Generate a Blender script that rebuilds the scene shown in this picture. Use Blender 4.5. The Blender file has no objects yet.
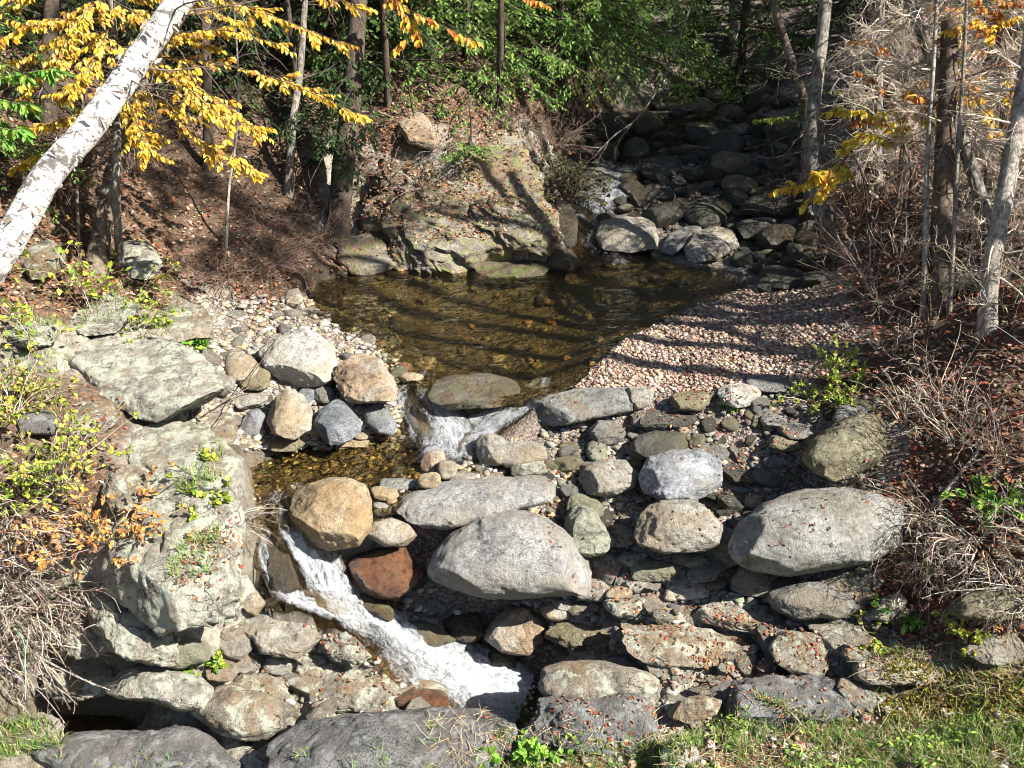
import bpy, math, random
import numpy as np
from mathutils import Vector

R = np.random.default_rng(11)
random.seed(5)
S = bpy.context.scene
COL = S.collection

# ------------------------------------------------------------------ camera
CW, CH = 1024, 768
PITCH = math.radians(28.0)
FPX = 512 / math.tan(math.radians(30.0))
CAM = np.array([0.0, 0.0, 5.0])
RIGHT = np.array([1.0, 0, 0])
UP = np.array([0, math.sin(PITCH), math.cos(PITCH)])
FWD = np.array([0, math.cos(PITCH), -math.sin(PITCH)])


def ray(px, py):
    px = np.asarray(px, float); py = np.asarray(py, float)
    a = (px - 512) / FPX; b = (384 - py) / FPX
    return a[..., None] * RIGHT + b[..., None] * UP + FWD


def at_z(px, py, z):
    d = ray(px, py)
    t = (np.asarray(z, float) - CAM[2]) / d[..., 2]
    return CAM + d * t[..., None]


def at_depth(px, py, D):
    return CAM + ray(px, py) * np.asarray(D, float)[..., None]


def proj(p):
    q = np.asarray(p) - CAM
    dz = q @ FWD
    return 512 + FPX * (q @ RIGHT) / dz, 384 - FPX * (q @ UP) / dz, dz


# ------------------------------------------------------------------ noise
def _h(ix, iy, iz, seed):
    h = (ix.astype(np.uint32) * np.uint32(374761393) + iy.astype(np.uint32) * np.uint32(668265263)
         + iz.astype(np.uint32) * np.uint32(2246822519) + np.uint32((seed * 3266489917) & 0xffffffff))
    h = (h ^ (h >> np.uint32(13))) * np.uint32(1274126177)
    h = h ^ (h >> np.uint32(16))
    return h.astype(np.float64) / 2147483648.0 - 1.0


def vnoise(p, seed=0):
    p = np.asarray(p, float)
    i = np.floor(p).astype(np.int64)
    f = p - i
    u = f * f * f * (f * (f * 6 - 15) + 10)
    i = i & 0xffffffff
    out = 0
    for dx in (0, 1):
        wx = u[:, 0] if dx else 1 - u[:, 0]
        for dy in (0, 1):
            wy = u[:, 1] if dy else 1 - u[:, 1]
            for dz in (0, 1):
                wz = u[:, 2] if dz else 1 - u[:, 2]
                out = out + wx * wy * wz * _h((i[:, 0] + dx) & 0xffffffff, (i[:, 1] + dy) & 0xffffffff, (i[:, 2] + dz) & 0xffffffff, seed)
    return out


def fbm(p, octv=4, seed=0, gain=0.5):
    a, s, tot = 1.0, 0, 0
    p = np.asarray(p, float)
    for o in range(octv):
        s = s + a * vnoise(p * (2 ** o) + o * 17.3, seed + o)
        tot += a; a *= gain
    return s / tot


def sstep(e0, e1, x):
    t = np.clip((x - e0) / (e1 - e0), 0, 1)
    return t * t * (3 - 2 * t)


# ------------------------------------------------------------------ meshes
class MB:
    def __init__(self):
        self.v, self.q, self.t, self.c, self.n = [], [], [], [], 0

    def add(self, v, quads=None, tris=None, col=None):
        v = np.asarray(v, float).reshape(-1, 3)
        if quads is not None and len(quads):
            self.q.append(np.asarray(quads, np.int64).reshape(-1, 4) + self.n)
        if tris is not None and len(tris):
            self.t.append(np.asarray(tris, np.int64).reshape(-1, 3) + self.n)
        self.v.append(v)
        if col is None:
            col = (0.5, 0.5, 0.5)
        col = np.asarray(col, float)
        if col.ndim == 1:
            col = np.tile(col, (len(v), 1))
        self.c.append(col)
        self.n += len(v)

    def mesh(self, name, mat=None, smooth=True, origin=None):
        v = np.concatenate(self.v) if self.v else np.zeros((0, 3))
        if origin is not None:
            v = v - np.asarray(origin)
        q = np.concatenate(self.q) if self.q else np.zeros((0, 4), np.int64)
        t = np.concatenate(self.t) if self.t else np.zeros((0, 3), np.int64)
        me = bpy.data.meshes.new(name)
        me.vertices.add(len(v)); me.vertices.foreach_set('co', v.ravel().astype(np.float32))
        nl = len(q) * 4 + len(t) * 3
        me.loops.add(nl)
        me.loops.foreach_set('vertex_index', np.concatenate([q.ravel(), t.ravel()]).astype(np.int32))
        npoly = len(q) + len(t)
        me.polygons.add(npoly)
        st = np.concatenate([np.arange(len(q)) * 4, len(q) * 4 + np.arange(len(t)) * 3]).astype(np.int32)
        me.polygons.foreach_set('loop_start', st)
        me.polygons.foreach_set('use_smooth', np.full(npoly, smooth, bool))
        c = np.concatenate(self.c)
        ca = me.color_attributes.new('col', 'FLOAT_COLOR', 'POINT')
        cc = np.ones((len(v), 4), np.float32); cc[:, :3] = c[:, :3]
        ca.data.foreach_set('color', cc.ravel())
        if mat is not None:
            me.materials.append(mat)
        me.update(calc_edges=True)
        me.validate()
        return me

    def build(self, name, mat=None, parent=None, smooth=True, origin=None):
        me = self.mesh(name, mat, smooth, origin)
        o = bpy.data.objects.new(name, me)
        COL.objects.link(o)
        if origin is not None:
            o.location = origin
        if parent is not None:
            o.parent = parent
            if origin is not None:
                o.location = (0, 0, 0)
        return o


def tag(o, label, cat, group=None, kind=None):
    o['label'] = label; o['category'] = cat
    if group: o['group'] = group
    if kind: o['kind'] = kind
    return o


def empty(name, loc, label, cat, group=None):
    o = bpy.data.objects.new(name, None); COL.objects.link(o)
    o.location = loc; o.empty_display_size = 0.2
    return tag(o, label, cat, group)


def copy_tree(o, parent=None):
    c = o.copy(); COL.objects.link(c)
    if parent is not None: c.parent = parent
    for ch in list(o.children):
        copy_tree(ch, c)
    return c


def ico(sub):
    if sub not in ico.cache:
        import bmesh
        bm = bmesh.new(); bmesh.ops.create_icosphere(bm, subdivisions=sub, radius=1)
        ico.cache[sub] = (np.array([v.co[:] for v in bm.verts]), np.array([[v.index for v in f.verts] for f in bm.faces]))
        bm.free()
    return ico.cache[sub]
ico.cache = {}


def nrm(a):
    return a / np.maximum(np.linalg.norm(a, axis=-1, keepdims=True), 1e-9)


def tubes(mb, P, rad, sides=4, col=None, cap=True):
    """P (N,K,3) paths, rad (N,K) radii -> tubes"""
    P = np.asarray(P, float); rad = np.asarray(rad, float)
    N, K, _ = P.shape
    T = np.empty_like(P)
    T[:, 1:-1] = P[:, 2:] - P[:, :-2]; T[:, 0] = P[:, 1] - P[:, 0]; T[:, -1] = P[:, -1] - P[:, -2]
    T = nrm(T)
    ref = np.where(np.abs(T[:, :1, 2:3]) > 0.8, np.array([1.0, 0.2, 0.1]), np.array([0.1, 0.2, 1.0]))
    A = nrm(np.cross(T, np.broadcast_to(ref, T.shape))); B = np.cross(T, A)
    th = np.arange(sides) * 2 * np.pi / sides
    ring = (A[:, :, None] * np.cos(th)[None, None, :, None] + B[:, :, None] * np.sin(th)[None, None, :, None]) * rad[:, :, None, None] + P[:, :, None]
    V = ring.reshape(-1, 3)
    n = np.arange(N)[:, None, None] * K * sides; k = np.arange(K - 1)[None, :, None] * sides; s = np.arange(sides)[None, None, :]
    s2 = (s + 1) % sides
    Q = np.stack([n + k + s, n + k + s2, n + k + sides + s2, n + k + sides + s], -1).reshape(-1, 4)
    if col is not None:
        col = np.asarray(col, float)
        if col.ndim == 2 and len(col) == N and N != len(V):
            col = np.repeat(col, K * sides, 0)
    mb.add(V, quads=Q, col=col)
    return V


def grow(start, d, length, K=5, wob=0.15, grav=0.0, seed=None):
    rg = R if seed is None else np.random.default_rng(seed)
    start = np.asarray(start, float); d = nrm(np.asarray(d, float)); N = len(start)
    length = np.broadcast_to(np.asarray(length, float), (N,))
    P = np.empty((N, K, 3)); P[:, 0] = start
    st = (length / (K - 1))[:, None]
    for k in range(1, K):
        d = nrm(d + rg.normal(0, wob, (N, 3)) + np.array([0, 0, -grav]))
        P[:, k] = P[:, k - 1] + d * st
    return P


def along(P, n, lo=0.2, hi=1.0, rg=R):
    """n random points on each path: positions, tangents, parameter, parent index"""
    N, K, _ = P.shape
    t = rg.uniform(lo, hi, (N, n)) * (K - 1) * 0.9999
    i = np.floor(t).astype(int); f = (t - i)[..., None]
    idx = np.arange(N)[:, None]
    p = P[idx, i] * (1 - f) + P[idx, np.minimum(i + 1, K - 1)] * f
    tg = nrm(P[idx, np.minimum(i + 1, K - 1)] - P[idx, i])
    return p.reshape(-1, 3), tg.reshape(-1, 3), (t / (K - 1)).ravel(), np.repeat(np.arange(N), n)


def leaves(mb, pos, d, nor, L, W, col, fold=0.25, bend=0.15):
    """ovate folded leaves, two quads each"""
    N = len(pos)
    if N == 0: return
    d = nrm(d); s = nrm(np.cross(d, nor)); n = np.cross(s, d)
    L = np.broadcast_to(np.asarray(L, float), (N,))[:, None]; W = np.broadcast_to(np.asarray(W, float), (N,))[:, None]
    b = pos; tip = pos + d * L - n * L * bend
    m1 = pos + d * L * 0.3; m2 = pos + d * L * 0.68 - n * L * bend * 0.4
    r1 = m1 + s * W * 0.5 + n * W * fold; r2 = m2 + s * W * 0.42 + n * W * fold
    l1 = m1 - s * W * 0.5 + n * W * fold; l2 = m2 - s * W * 0.42 + n * W * fold
    V = np.stack([b, r1, r2, tip, l2, l1], 1).reshape(-1, 3)
    k = np.arange(N)[:, None] * 6
    Q = np.concatenate([k + np.array([0, 1, 2, 3]), k + np.array([0, 3, 4, 5])])
    col = np.asarray(col, float)
    if col.ndim == 2: col = np.repeat(col, 6, 0)
    mb.add(V, quads=Q, col=col)


def pick(cols, n, var=0.12, rg=R, w=None):
    cols = np.asarray(cols, float)
    c = cols[rg.choice(len(cols), n, p=w)]
    return np.clip(c * (1 + rg.normal(0, var, (n, 1))) * (1 + rg.normal(0, var * 0.4, (n, 3))), 0.003, 0.95)


def rdir(n, rg=R):
    return nrm(rg.normal(0, 1, (n, 3)))


# ------------------------------------------------------------------ terrain
TP = []   # x, y, z, class


def tp(cls, pts):
    for px, py, z in pts:
        w = at_z(px, py, z); TP.append((w[0], w[1], z, cls))


def tw(cls, pts):
    for x, y, z in pts: TP.append((x, y, z, cls))


# L leaf litter, G gravel / cobbles, R bedrock, M moss and grass
tp('G', [(610, 370, .03), (700, 380, .05), (640, 330, .08), (720, 330, .2), (800, 310, .3), (830, 350, .35), (760, 300, .1), (600, 388, 0.0)])
tp('G', [(560, 430, -.3), (650, 430, -.25), (720, 430, -.2), (780, 430, -.1), (860, 440, .1), (620, 480, -.5), (720, 480, -.45), (800, 490, -.4),
         (600, 530, -.8), (680, 560, -.8), (780, 570, -.8), (560, 600, -1.2), (480, 560, -1.0), (430, 520, -.75), (480, 470, -.4), (540, 470, -.45), (470, 640, -1.75), (540, 660, -1.7)])
tp('R', [(650, 600, -1.0), (750, 610, -1.0), (560, 640, -1.5), (650, 650, -1.25), (760, 650, -1.25), (850, 640, -1.0), (620, 680, -1.4)])
tp('L', [(900, 600, -.8), (900, 540, -.4), (980, 560, -.2), (940, 600, -.6), (1020, 600, -.4)])
tp('R', [(300, 740, -1.5), (420, 720, -1.6), (560, 715, -1.5), (640, 740, -1.3), (750, 710, -1.3), (200, 735, -1.7)])
tp('M', [(800, 740, -1.1), (950, 700, -.9), (1000, 740, -.8), (900, 680, -1.0), (1020, 660, -.7), (700, 765, -1.1), (560, 765, -1.3)])
tp('M', [(0, 750, -1.7), (100, 765, -1.6)])
tw('M', [(0, 3, -1.2), (-5, 3, -1.4), (6, 3, -.5), (0, 0, -1.0), (-10, 0, -.5), (10, 0, .6), (0, -6, 0), (-9, 5, .0), (9, 4, .4)])
tp('R', [(250, 600, -.95), (230, 650, -1.25), (280, 690, -1.6), (180, 600, -.6), (180, 550, -.2), (150, 500, .15), (220, 520, -.15), (110, 560, -.2),
         (110, 640, -1.1), (150, 690, -1.5), (370, 690, -1.72), (320, 650, -1.5), (60, 620, -.9), (0, 620, -.8), (100, 700, -1.75), (40, 680, -1.6)])
tp('L', [(0, 520, .1), (60, 500, .2), (0, 420, .7), (80, 420, .5)])
tp('R', [(150, 400, .35), (150, 450, .15), (210, 460, -.1), (60, 350, .75), (130, 350, .6), (180, 340, .45)])
tp('G', [(210, 380, .25), (230, 400, .05), (240, 330, .15), (290, 340, .1), (330, 380, -.05), (270, 420, -.1), (380, 350, -.02), (340, 320, .02)])
tp('L', [(0, 300, 1.2), (60, 300, 1.0), (140, 290, .8), (190, 300, .5), (250, 290, .35), (270, 280, .35), (150, 230, 1.1), (200, 210, 1.0), (250, 240, .7), (300, 240, .5),
         (330, 262, .1), (0, 230, 1.7), (80, 220, 1.4), (100, 160, 1.9), (0, 150, 2.4), (200, 150, 1.5), (300, 180, 1.0), (270, 130, 1.6), (300, 50, 2.4), (100, 50, 2.8), (0, 0, 3.6), (300, 0, 3.0)])
tp('G', [(230, 308, .2)])
tp('R', [(350, 250, .12), (400, 266, .03), (450, 262, .02), (520, 262, -.02), (550, 250, .05), (420, 200, .7), (480, 200, .75), (500, 170, 1.0), (430, 150, 1.4),
         (540, 200, .5), (550, 160, .9), (350, 190, .75)])
tp('L', [(400, 110, 1.9), (480, 120, 1.7), (560, 120, 1.4), (450, 50, 2.6), (560, 60, 2.2)])
tp('G', [(800, 240, .3), (810, 180, .7), (790, 120, 1.3), (760, 220, .2), (740, 180, .5), (740, 150, .75), (680, 190, .42), (690, 160, .66), (650, 215, .25), (780, 90, 1.6), (700, 80, 1.5)])
tp('L', [(860, 100, 1.9), (850, 200, .9), (840, 260, .5), (900, 200, 1.3), (900, 280, .8), (960, 200, 1.6), (1000, 120, 2.3), (960, 320, .8), (1020, 300, 1.3),
         (900, 350, .5), (870, 390, .2), (1000, 400, .7), (930, 420, .35), (1000, 480, .2), (920, 480, -.05)])
tw('L', [(-20, 30, 6), (-8, 32, 4.0), (-30, 15, 7), (25, 15, 6), (20, 30, 7), (11, 30, 3.6), (-40, 45, 14), (40, 45, 14), (0, 60, 11), (0, 42, 5.5), (40, 10, 10), (-40, 0, 6), (40, 0, 6), (-12, 12, 2.6), (13, 12, 3.0)])
TPA = np.array([t[:3] for t in TP]); TPC = np.array([t[3] for t in TP])


def _tps():
    n = len(TPA); X = TPA[:, :2]
    r = np.linalg.norm(X[:, None] - X[None], axis=2)
    K = r + np.eye(n) * 0.03         # linear kernel keeps slopes crisp and never overshoots far away
    A = np.zeros((n + 3, n + 3)); A[:n, :n] = -K; A[:n, n] = 1; A[:n, n + 1:] = X; A[n, :n] = 1; A[n + 1:, :n] = X.T
    b = np.zeros(n + 3); b[:n] = TPA[:, 2]
    return np.linalg.solve(A, b)


TW = _tps()


def tps(xy):
    out = np.empty(len(xy))
    for s in range(0, len(xy), 20000):
        q = xy[s:s + 20000]
        r = np.linalg.norm(q[:, None] - TPA[None, :, :2], axis=2)
        out[s:s + 20000] = -r @ TW[:-3] + TW[-3] + q @ TW[-2:]
    return out


def dist_path(xy, P, vals):
    """distance to polyline P (M,2) and interpolated vals (M,k)"""
    best = np.full(len(xy), 1e9); bv = np.zeros((len(xy), vals.shape[1]))
    for i in range(len(P) - 1):
        a, b = P[i], P[i + 1]; ab = b - a
        t = np.clip(((xy - a) @ ab) / (ab @ ab), 0, 1)
        d = np.linalg.norm(xy - a - t[:, None] * ab, axis=1)
        m = d < best
        best[m] = d[m]; bv[m] = vals[i] + t[m, None] * (vals[i + 1] - vals[i])
    return best, bv


def sd_poly(xy, P):
    """signed distance, negative inside"""
    d = np.full(len(xy), 1e9); ins = np.zeros(len(xy), bool)
    n = len(P)
    for i in range(n):
        a, b = P[i], P[(i + 1) % n]; ab = b - a
        t = np.clip(((xy - a) @ ab) / (ab @ ab + 1e-12), 0, 1)
        d = np.minimum(d, np.linalg.norm(xy - a - t[:, None] * ab, axis=1))
        c = (a[1] > xy[:, 1]) != (b[1] > xy[:, 1])
        xi = a[0] + (xy[:, 1] - a[1]) / (b[1] - a[1] + 1e-12) * ab[0]
        ins ^= c & (xy[:, 0] < xi)
    return np.where(ins, -d, d)


def path_px(pts):
    p = np.array(pts, float)
    w = at_z(p[:, 0], p[:, 1], p[:, 2])
    return w, p[:, 3]


POOL_PX = [(303, 300), (320, 280), (380, 268), (450, 263), (540, 262), (600, 256), (660, 260), (720, 274), (752, 290), (690, 308), (630, 338), (598, 365), (575, 385), (530, 391), (490, 384), (440, 382), (404, 372), (372, 347), (330, 322)]
POOL = at_z(*np.array(POOL_PX, float).T, 0.0)[:, :2]
POOL2_PX = [(246, 470), (275, 452), (330, 443), (400, 428), (440, 430), (480, 452), (450, 470), (405, 490), (375, 505), (330, 500), (285, 512), (255, 510)]
POOL2 = at_z(*np.array(POOL2_PX, float).T, -0.38)[:, :2]
POOL3_PX = [(10, 728), (60, 712), (120, 712), (160, 726), (140, 745), (60, 750), (0, 745)]
POOL3 = at_z(*np.array(POOL3_PX, float).T, -2.0)[:, :2]
CH_UP = [(620, 264, .0, .8), (600, 238, .1, .6), (592, 205, .36, .5), (610, 178, .55, .8), (625, 150, .72, 1.1), (660, 128, .88, 1.3), (700, 108, 1.05, 1.2), (735, 90, 1.25, .9)]
CH_A = [(428, 372, .0, .24), (432, 395, -.1, .28), (448, 425, -.28, .34), (452, 448, -.37, .42), (436, 468, -.385, .45)]
CH_B = [(548, 380, 0, .2), (525, 398, -.1, .26), (485, 422, -.28, .34), (455, 442, -.37, .42), (440, 456, -.385, .5)]
CH_C = [(410, 372, 0, .10), (404, 390, -.1, .12), (410, 410, -.26, .16), (424, 430, -.36, .24), (425, 448, -.385, .3)]
CH_F = [(283, 492, -.40, .22), (302, 535, -.50, .2), (332, 588, -.95, .22), (375, 622, -1.28, .3), (430, 658, -1.62, .42), (490, 690, -1.95, .5), (524, 706, -2.05, .42)]
CH_F2 = [(270, 500, -.45, .1), (264, 560, -.62, .07), (282, 597, -.85, .09), (335, 610, -1.08, .2), (370, 628, -1.3, .25)]
CHANS = [(CH_UP, .16), (CH_A, .12), (CH_B, .12), (CH_C, .1), (CH_F, .14), (CH_F2, .08)]


def ground(xy, detail=True):
    xy = np.asarray(xy, float).reshape(-1, 2)
    z = tps(xy)
    p3 = np.c_[xy, np.zeros(len(xy))]
    if detail:
        near = np.clip(1.5 - xy[:, 1] / 40, .4, 1)
        z = z + 0.10 * fbm(p3 * 0.9, 3, 3) * near + 0.035 * fbm(p3 * 4.5, 3, 9)
    cuts = []
    for ch, dep in CHANS:
        w, hw = path_px(ch)
        d, v = dist_path(xy, w[:, :2], np.c_[w[:, 2], hw])
        u = d / v[:, 1]
        k = sstep(1.9, 0.95, u) * (u > .98)
        z = z * (1 - k) + np.maximum(z, v[:, 0] + .01) * k
        cuts.append((u, v[:, 0] - dep * (1 - u * u), v[:, 0]))
    for u, bed, wz in cuts:
        k = sstep(1.75, .95, u)
        z = np.minimum(z, bed * k + (wz + np.maximum(z - wz, 0)) * (1 - k))
    for poly, wz, dep in ((POOL, 0.0, .42), (POOL2, -.38, .22), (POOL3, -2.0, .25)):
        d = sd_poly(xy, poly)
        k = sstep(0.35, -0.02, d)
        bed = np.where(d < 0, wz - dep * sstep(0, -1.1, d) - .02, np.maximum(z, wz + .05 * d))
        z = z * (1 - k) + bed * k
    if detail:
        z = z + 0.014 * fbm(p3 * 14, 2, 21)
    return z


def gz(x, y):
    return ground(np.c_[np.atleast_1d(x), np.atleast_1d(y)])


def hit(px, py, lift=0.0, far=60):
    """where the line of sight through (px,py) meets the ground"""
    px = np.atleast_1d(np.asarray(px, float)); py = np.atleast_1d(np.asarray(py, float))
    d = ray(px, py)
    t = np.full(len(px), 3.5); done = np.zeros(len(px), bool); lo = t.copy()
    for step in range(240):
        p = CAM + d * t[:, None]
        below = p[:, 2] < ground(p[:, :2]) + lift
        newly = below & ~done
        done |= newly
        t = np.where(done, t, t * 1.012)
        if done.all() or t.min() > far: break
    a, b = t / 1.012, t
    for _ in range(8):
        m = (a + b) / 2; p = CAM + d * m[:, None]
        bl = p[:, 2] < ground(p[:, :2]) + lift
        b = np.where(bl, m, b); a = np.where(bl, a, m)
    return CAM + d * b[:, None]
# ------------------------------------------------------------------ materials
class NT:
    def __init__(self, name):
        self.m = bpy.data.materials.new(name); self.m.use_nodes = True
        self.t = self.m.node_tree; self.t.nodes.clear()

    def n(self, typ, ins=None, **props):
        nd = self.t.nodes.new(typ)
        for k, v in props.items(): setattr(nd, k, v)
        for k, v in (ins or {}).items():
            s = nd.inputs[k]
            if isinstance(v, bpy.types.NodeSocket): self.t.links.new(v, s)
            else: s.default_value = v
        return nd

    def math(self, op, a, b=0.0, clamp=False):
        nd = self.n('ShaderNodeMath', {0: a, 1: b}, operation=op, use_clamp=clamp); return nd.outputs[0]

    def mix(self, f, a, b, blend='MIX'):
        nd = self.n('ShaderNodeMix', data_type='RGBA', blend_type=blend, clamp_factor=True)
        for s, v in ((nd.inputs[0], f), (nd.inputs[6], a), (nd.inputs[7], b)):
            if isinstance(v, bpy.types.NodeSocket): self.t.links.new(v, s)
            else: s.default_value = v if not isinstance(v, tuple) else (*v, 1)[:4]
        return nd.outputs[2]

    def ramp(self, f, stops):
        nd = self.n('ShaderNodeValToRGB', {0: f}); e = nd.color_ramp.elements
        while len(e) < len(stops): e.new(0.5)
        for el, (p, c) in zip(e, stops):
            el.position = p; el.color = (*c, 1) if isinstance(c, tuple) else (c, c, c, 1)
        return nd.outputs[0]

    def noise(self, vec, scale, detail=4, rough=.55, dist=0.0):
        return self.n('ShaderNodeTexNoise', {'Vector': vec, 'Scale': scale, 'Detail': detail, 'Roughness': rough, 'Distortion': dist}).outputs[0]

    def out(self, sh, disp=None):
        o = self.n('ShaderNodeOutputMaterial', {'Surface': sh}); return self.m

    def bsdf(self, col, rough=.8, normal=None, spec=.3, **kw):
        ins = {'Base Color': col if not isinstance(col, tuple) else (*col, 1), 'Roughness': rough, 'Specular IOR Level': spec}
        if normal is not None: ins['Normal'] = normal
        ins.update(kw)
        return self.n('ShaderNodeBsdfPrincipled', ins).outputs[0]

    def bump(self, h, strength=.5, dist=.02, normal=None):
        ins = {'Height': h, 'Strength': strength, 'Distance': dist}
        if normal is not None: ins['Normal'] = normal
        return self.n('ShaderNodeBump', ins).outputs[0]


def rock_mat(name, c1, c2, speck=.3, lichen=0.0, stain=None, band=.35, rough=.8, crack=.5, lich_col=(.42, .44, .355), spec=.25, bump=1.0):
    g = NT(name)
    tc = g.n('ShaderNodeTexCoord').outputs['Object']
    oi = g.n('ShaderNodeObjectInfo').outputs['Random']
    off = g.n('ShaderNodeVectorMath', {0: (31.7, 17.3, 53.1), 'Scale': oi}, operation='SCALE').outputs[0]
    v = g.n('ShaderNodeVectorMath', {0: tc, 1: off}, operation='ADD').outputs[0]
    n1 = g.noise(v, 2.2, 8, .62)
    col = g.ramp(n1, [(.36, c1), (.62, c2)])
    if band:
        sv = g.n('ShaderNodeMapping', {'Vector': v, 'Rotation': (.5, .6, .3), 'Scale': (1.5, 2.5, 14)}).outputs[0]
        nb = g.noise(sv, 1.6, 6, .6, .6)
        bd = g.ramp(nb, [(.38, 0.55), (.5, 1.0), (.62, .75)])
        col = g.mix(band, col, bd, 'MULTIPLY')
    # mineral speckle
    n2 = g.noise(v, 75, 3, .7)
    sp = g.ramp(n2, [(.34, max(.0, 1 - 1.8 * speck)), (.48, 1.0), (.64, 1 + .9 * speck)])
    col = g.mix(g.ramp(g.noise(v, 1.3, 4), [(.35, .35), (.6, 1.0)]), col, sp, 'MULTIPLY')
    n4 = g.noise(v, 15, 9, .72)
    md = g.ramp(n4, [(.35, .34), (.49, 1.0), (.68, 1.22)])
    col = g.mix(.85, col, md, 'MULTIPLY')
    n7 = g.noise(v, 4.5, 8, .7, .8)
    col = g.mix(.75, col, g.ramp(n7, [(.40, .66), (.46, .98), (.6, 1.02), (.66, 1.22)]), 'MULTIPLY')
    pit = g.ramp(g.noise(v, 33, 5, .7), [(.30, .35), (.38, 1.0)])
    col = g.mix(.6, col, pit, 'MULTIPLY')
    if stain:
        n3 = g.noise(v, 1.7, 5, .6, .4)
        f = g.ramp(n3, [(.47, 0.0), (.62, .8)])
        col = g.mix(f, col, stain)
    gr = g.noise(v, 3.1, 9, .74, .5)
    col = g.mix(g.ramp(gr, [(.55, 0.0), (.61, .55), (.75, .7)]), col, g.mix(.55, col, (.07, .062, .048)))
    wv = g.noise(g.n('ShaderNodeMapping', {'Vector': v, 'Rotation': (.4, .9, .2), 'Scale': (2, 2, 22)}).outputs[0], 1.0, 5, .65, .8)
    col = g.mix(.5 * band, col, g.ramp(wv, [(.42, .55), (.5, 1.0), (.58, 1.0), (.62, 1.25)]), 'MULTIPLY')
    if lichen:
        n5 = g.noise(v, 5.5, 9, .7, .3)
        f = g.ramp(n5, [(.56 - .22 * lichen, 0.0), (.64 - .2 * lichen, .85)])
        col = g.mix(f, col, lich_col)
        n6 = g.noise(v, 9, 9, .75)
        f = g.ramp(n6, [(.60, 0.0), (.66, .8)])
        col = g.mix(f, col, (.06, .06, .055))
    vc = g.n('ShaderNodeTexVoronoi', {'Vector': g.n('ShaderNodeVectorMath', {0: v, 1: g.n('ShaderNodeVectorMath', {0: g.n('ShaderNodeTexNoise', {'Vector': v, 'Scale': 2.5, 'Detail': 5.0}).outputs[1], 'Scale': .6}, operation='SCALE').outputs[0]}, operation='ADD').outputs[0], 'Scale': .9 if crack <= .55 else 1.9}, feature='DISTANCE_TO_EDGE').outputs[0]
    cr = g.ramp(g.math('ADD', vc, g.ramp(g.noise(v, 1.7, 3), [(.45, 0.0), (.6, .05)])), [(.002, 1 - crack), (.013, 1.0)])
    col = g.mix(1.0, col, cr, 'MULTIPLY')
    h = g.math('ADD', g.math('MULTIPLY', n4, 1.0), g.math('MULTIPLY', n2, .16))
    h = g.math('ADD', h, g.math('ADD', g.math('MULTIPLY', n7, .7), g.math('MULTIPLY', pit, .2)))
    h = g.math('ADD', h, g.math('MULTIPLY', cr, .25 * crack))
    nb = g.bump(h, 1.0 * bump, .07)
    return g.out(g.bsdf(col, rough, nb, spec))


M = {}
M['pale'] = rock_mat('pale_stone', (.25, .235, .20), (.40, .375, .32), .25, 0, (.27, .22, .15), .5)
M['white'] = rock_mat('white_stone', (.40, .39, .36), (.56, .54, .49), .3, 0, (.36, .32, .25), .5)
M['grey'] = rock_mat('grey_stone', (.16, .16, .15), (.29, .285, .27), .3, 0, (.20, .17, .12), .5)
M['granite'] = rock_mat('speckled_granite', (.26, .26, .25), (.39, .385, .37), .42, 0, (.29, .26, .215), .5)
M['ochre'] = rock_mat('ochre_stone', (.36, .28, .165), (.48, .40, .28), .3, 0, (.33, .22, .11), .5)
M['tan'] = rock_mat('tan_stone', (.27, .19, .12), (.42, .32, .22), .3, 0, (.40, .38, .33), .5)
M['cream'] = rock_mat('cream_stone', (.34, .30, .235), (.49, .44, .355), .2, 0, (.30, .22, .13), .5)
M['rust'] = rock_mat('wet_rust_stone', (.07, .025, .012), (.22, .105, .05), .25, 0, (.05, .014, .006), .3, .25, .5, spec=.6)
M['blue'] = rock_mat('blue_grey_stone', (.14, .155, .17), (.28, .295, .31), .3, 0, (.19, .19, .17), .45)
M['olive'] = rock_mat('olive_stone', (.17, .155, .095), (.30, .275, .185), .25, 0, (.20, .165, .09), .5)
M['green'] = rock_mat('greenish_stone', (.22, .23, .17), (.37, .375, .29), .25, 0, (.19, .18, .12), .5)
M['stripe'] = rock_mat('striped_stone', (.25, .245, .22), (.40, .395, .365), .25, 0, (.22, .20, .16), .75)
M['silver'] = rock_mat('silver_stone', (.23, .24, .26), (.46, .475, .50), .3, 0, (.26, .25, .21), .5, .6)
M['lichen'] = rock_mat('lichened_ledge', (.20, .185, .155), (.36, .335, .285), .5, .42, (.25, .215, .15), .45, .9, .75)
M['ledge'] = rock_mat('weathered_ledge', (.21, .185, .15), (.36, .325, .265), .35, .2, (.23, .16, .09), .5, .9, .75)
M['dark'] = rock_mat('dark_granite', (.09, .09, .086), (.20, .199, .19), .6, .22, (.15, .135, .13), .3, .8, .8, (.26, .265, .26))
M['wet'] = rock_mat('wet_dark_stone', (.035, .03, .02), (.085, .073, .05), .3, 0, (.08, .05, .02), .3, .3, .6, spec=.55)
M['mossy'] = rock_mat('mossy_wet_stone', (.10, .085, .05), (.20, .17, .11), .3, .35, (.09, .05, .02), .3, .4, .6, (.13, .17, .04), spec=.5)
M['chute'] = rock_mat('wet_brown_stone', (.07, .06, .04), (.17, .15, .115), .3, .2, (.10, .06, .025), .5, .35, .4, (.12, .125, .05), spec=.5)
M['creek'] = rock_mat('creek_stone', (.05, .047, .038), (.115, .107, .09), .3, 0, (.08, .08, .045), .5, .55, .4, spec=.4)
M['outcrop'] = rock_mat('mossy_outcrop', (.22, .195, .155), (.37, .33, .265), .4, .25, (.24, .15, .08), .6, .9, .7, (.22, .24, .09))


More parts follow.
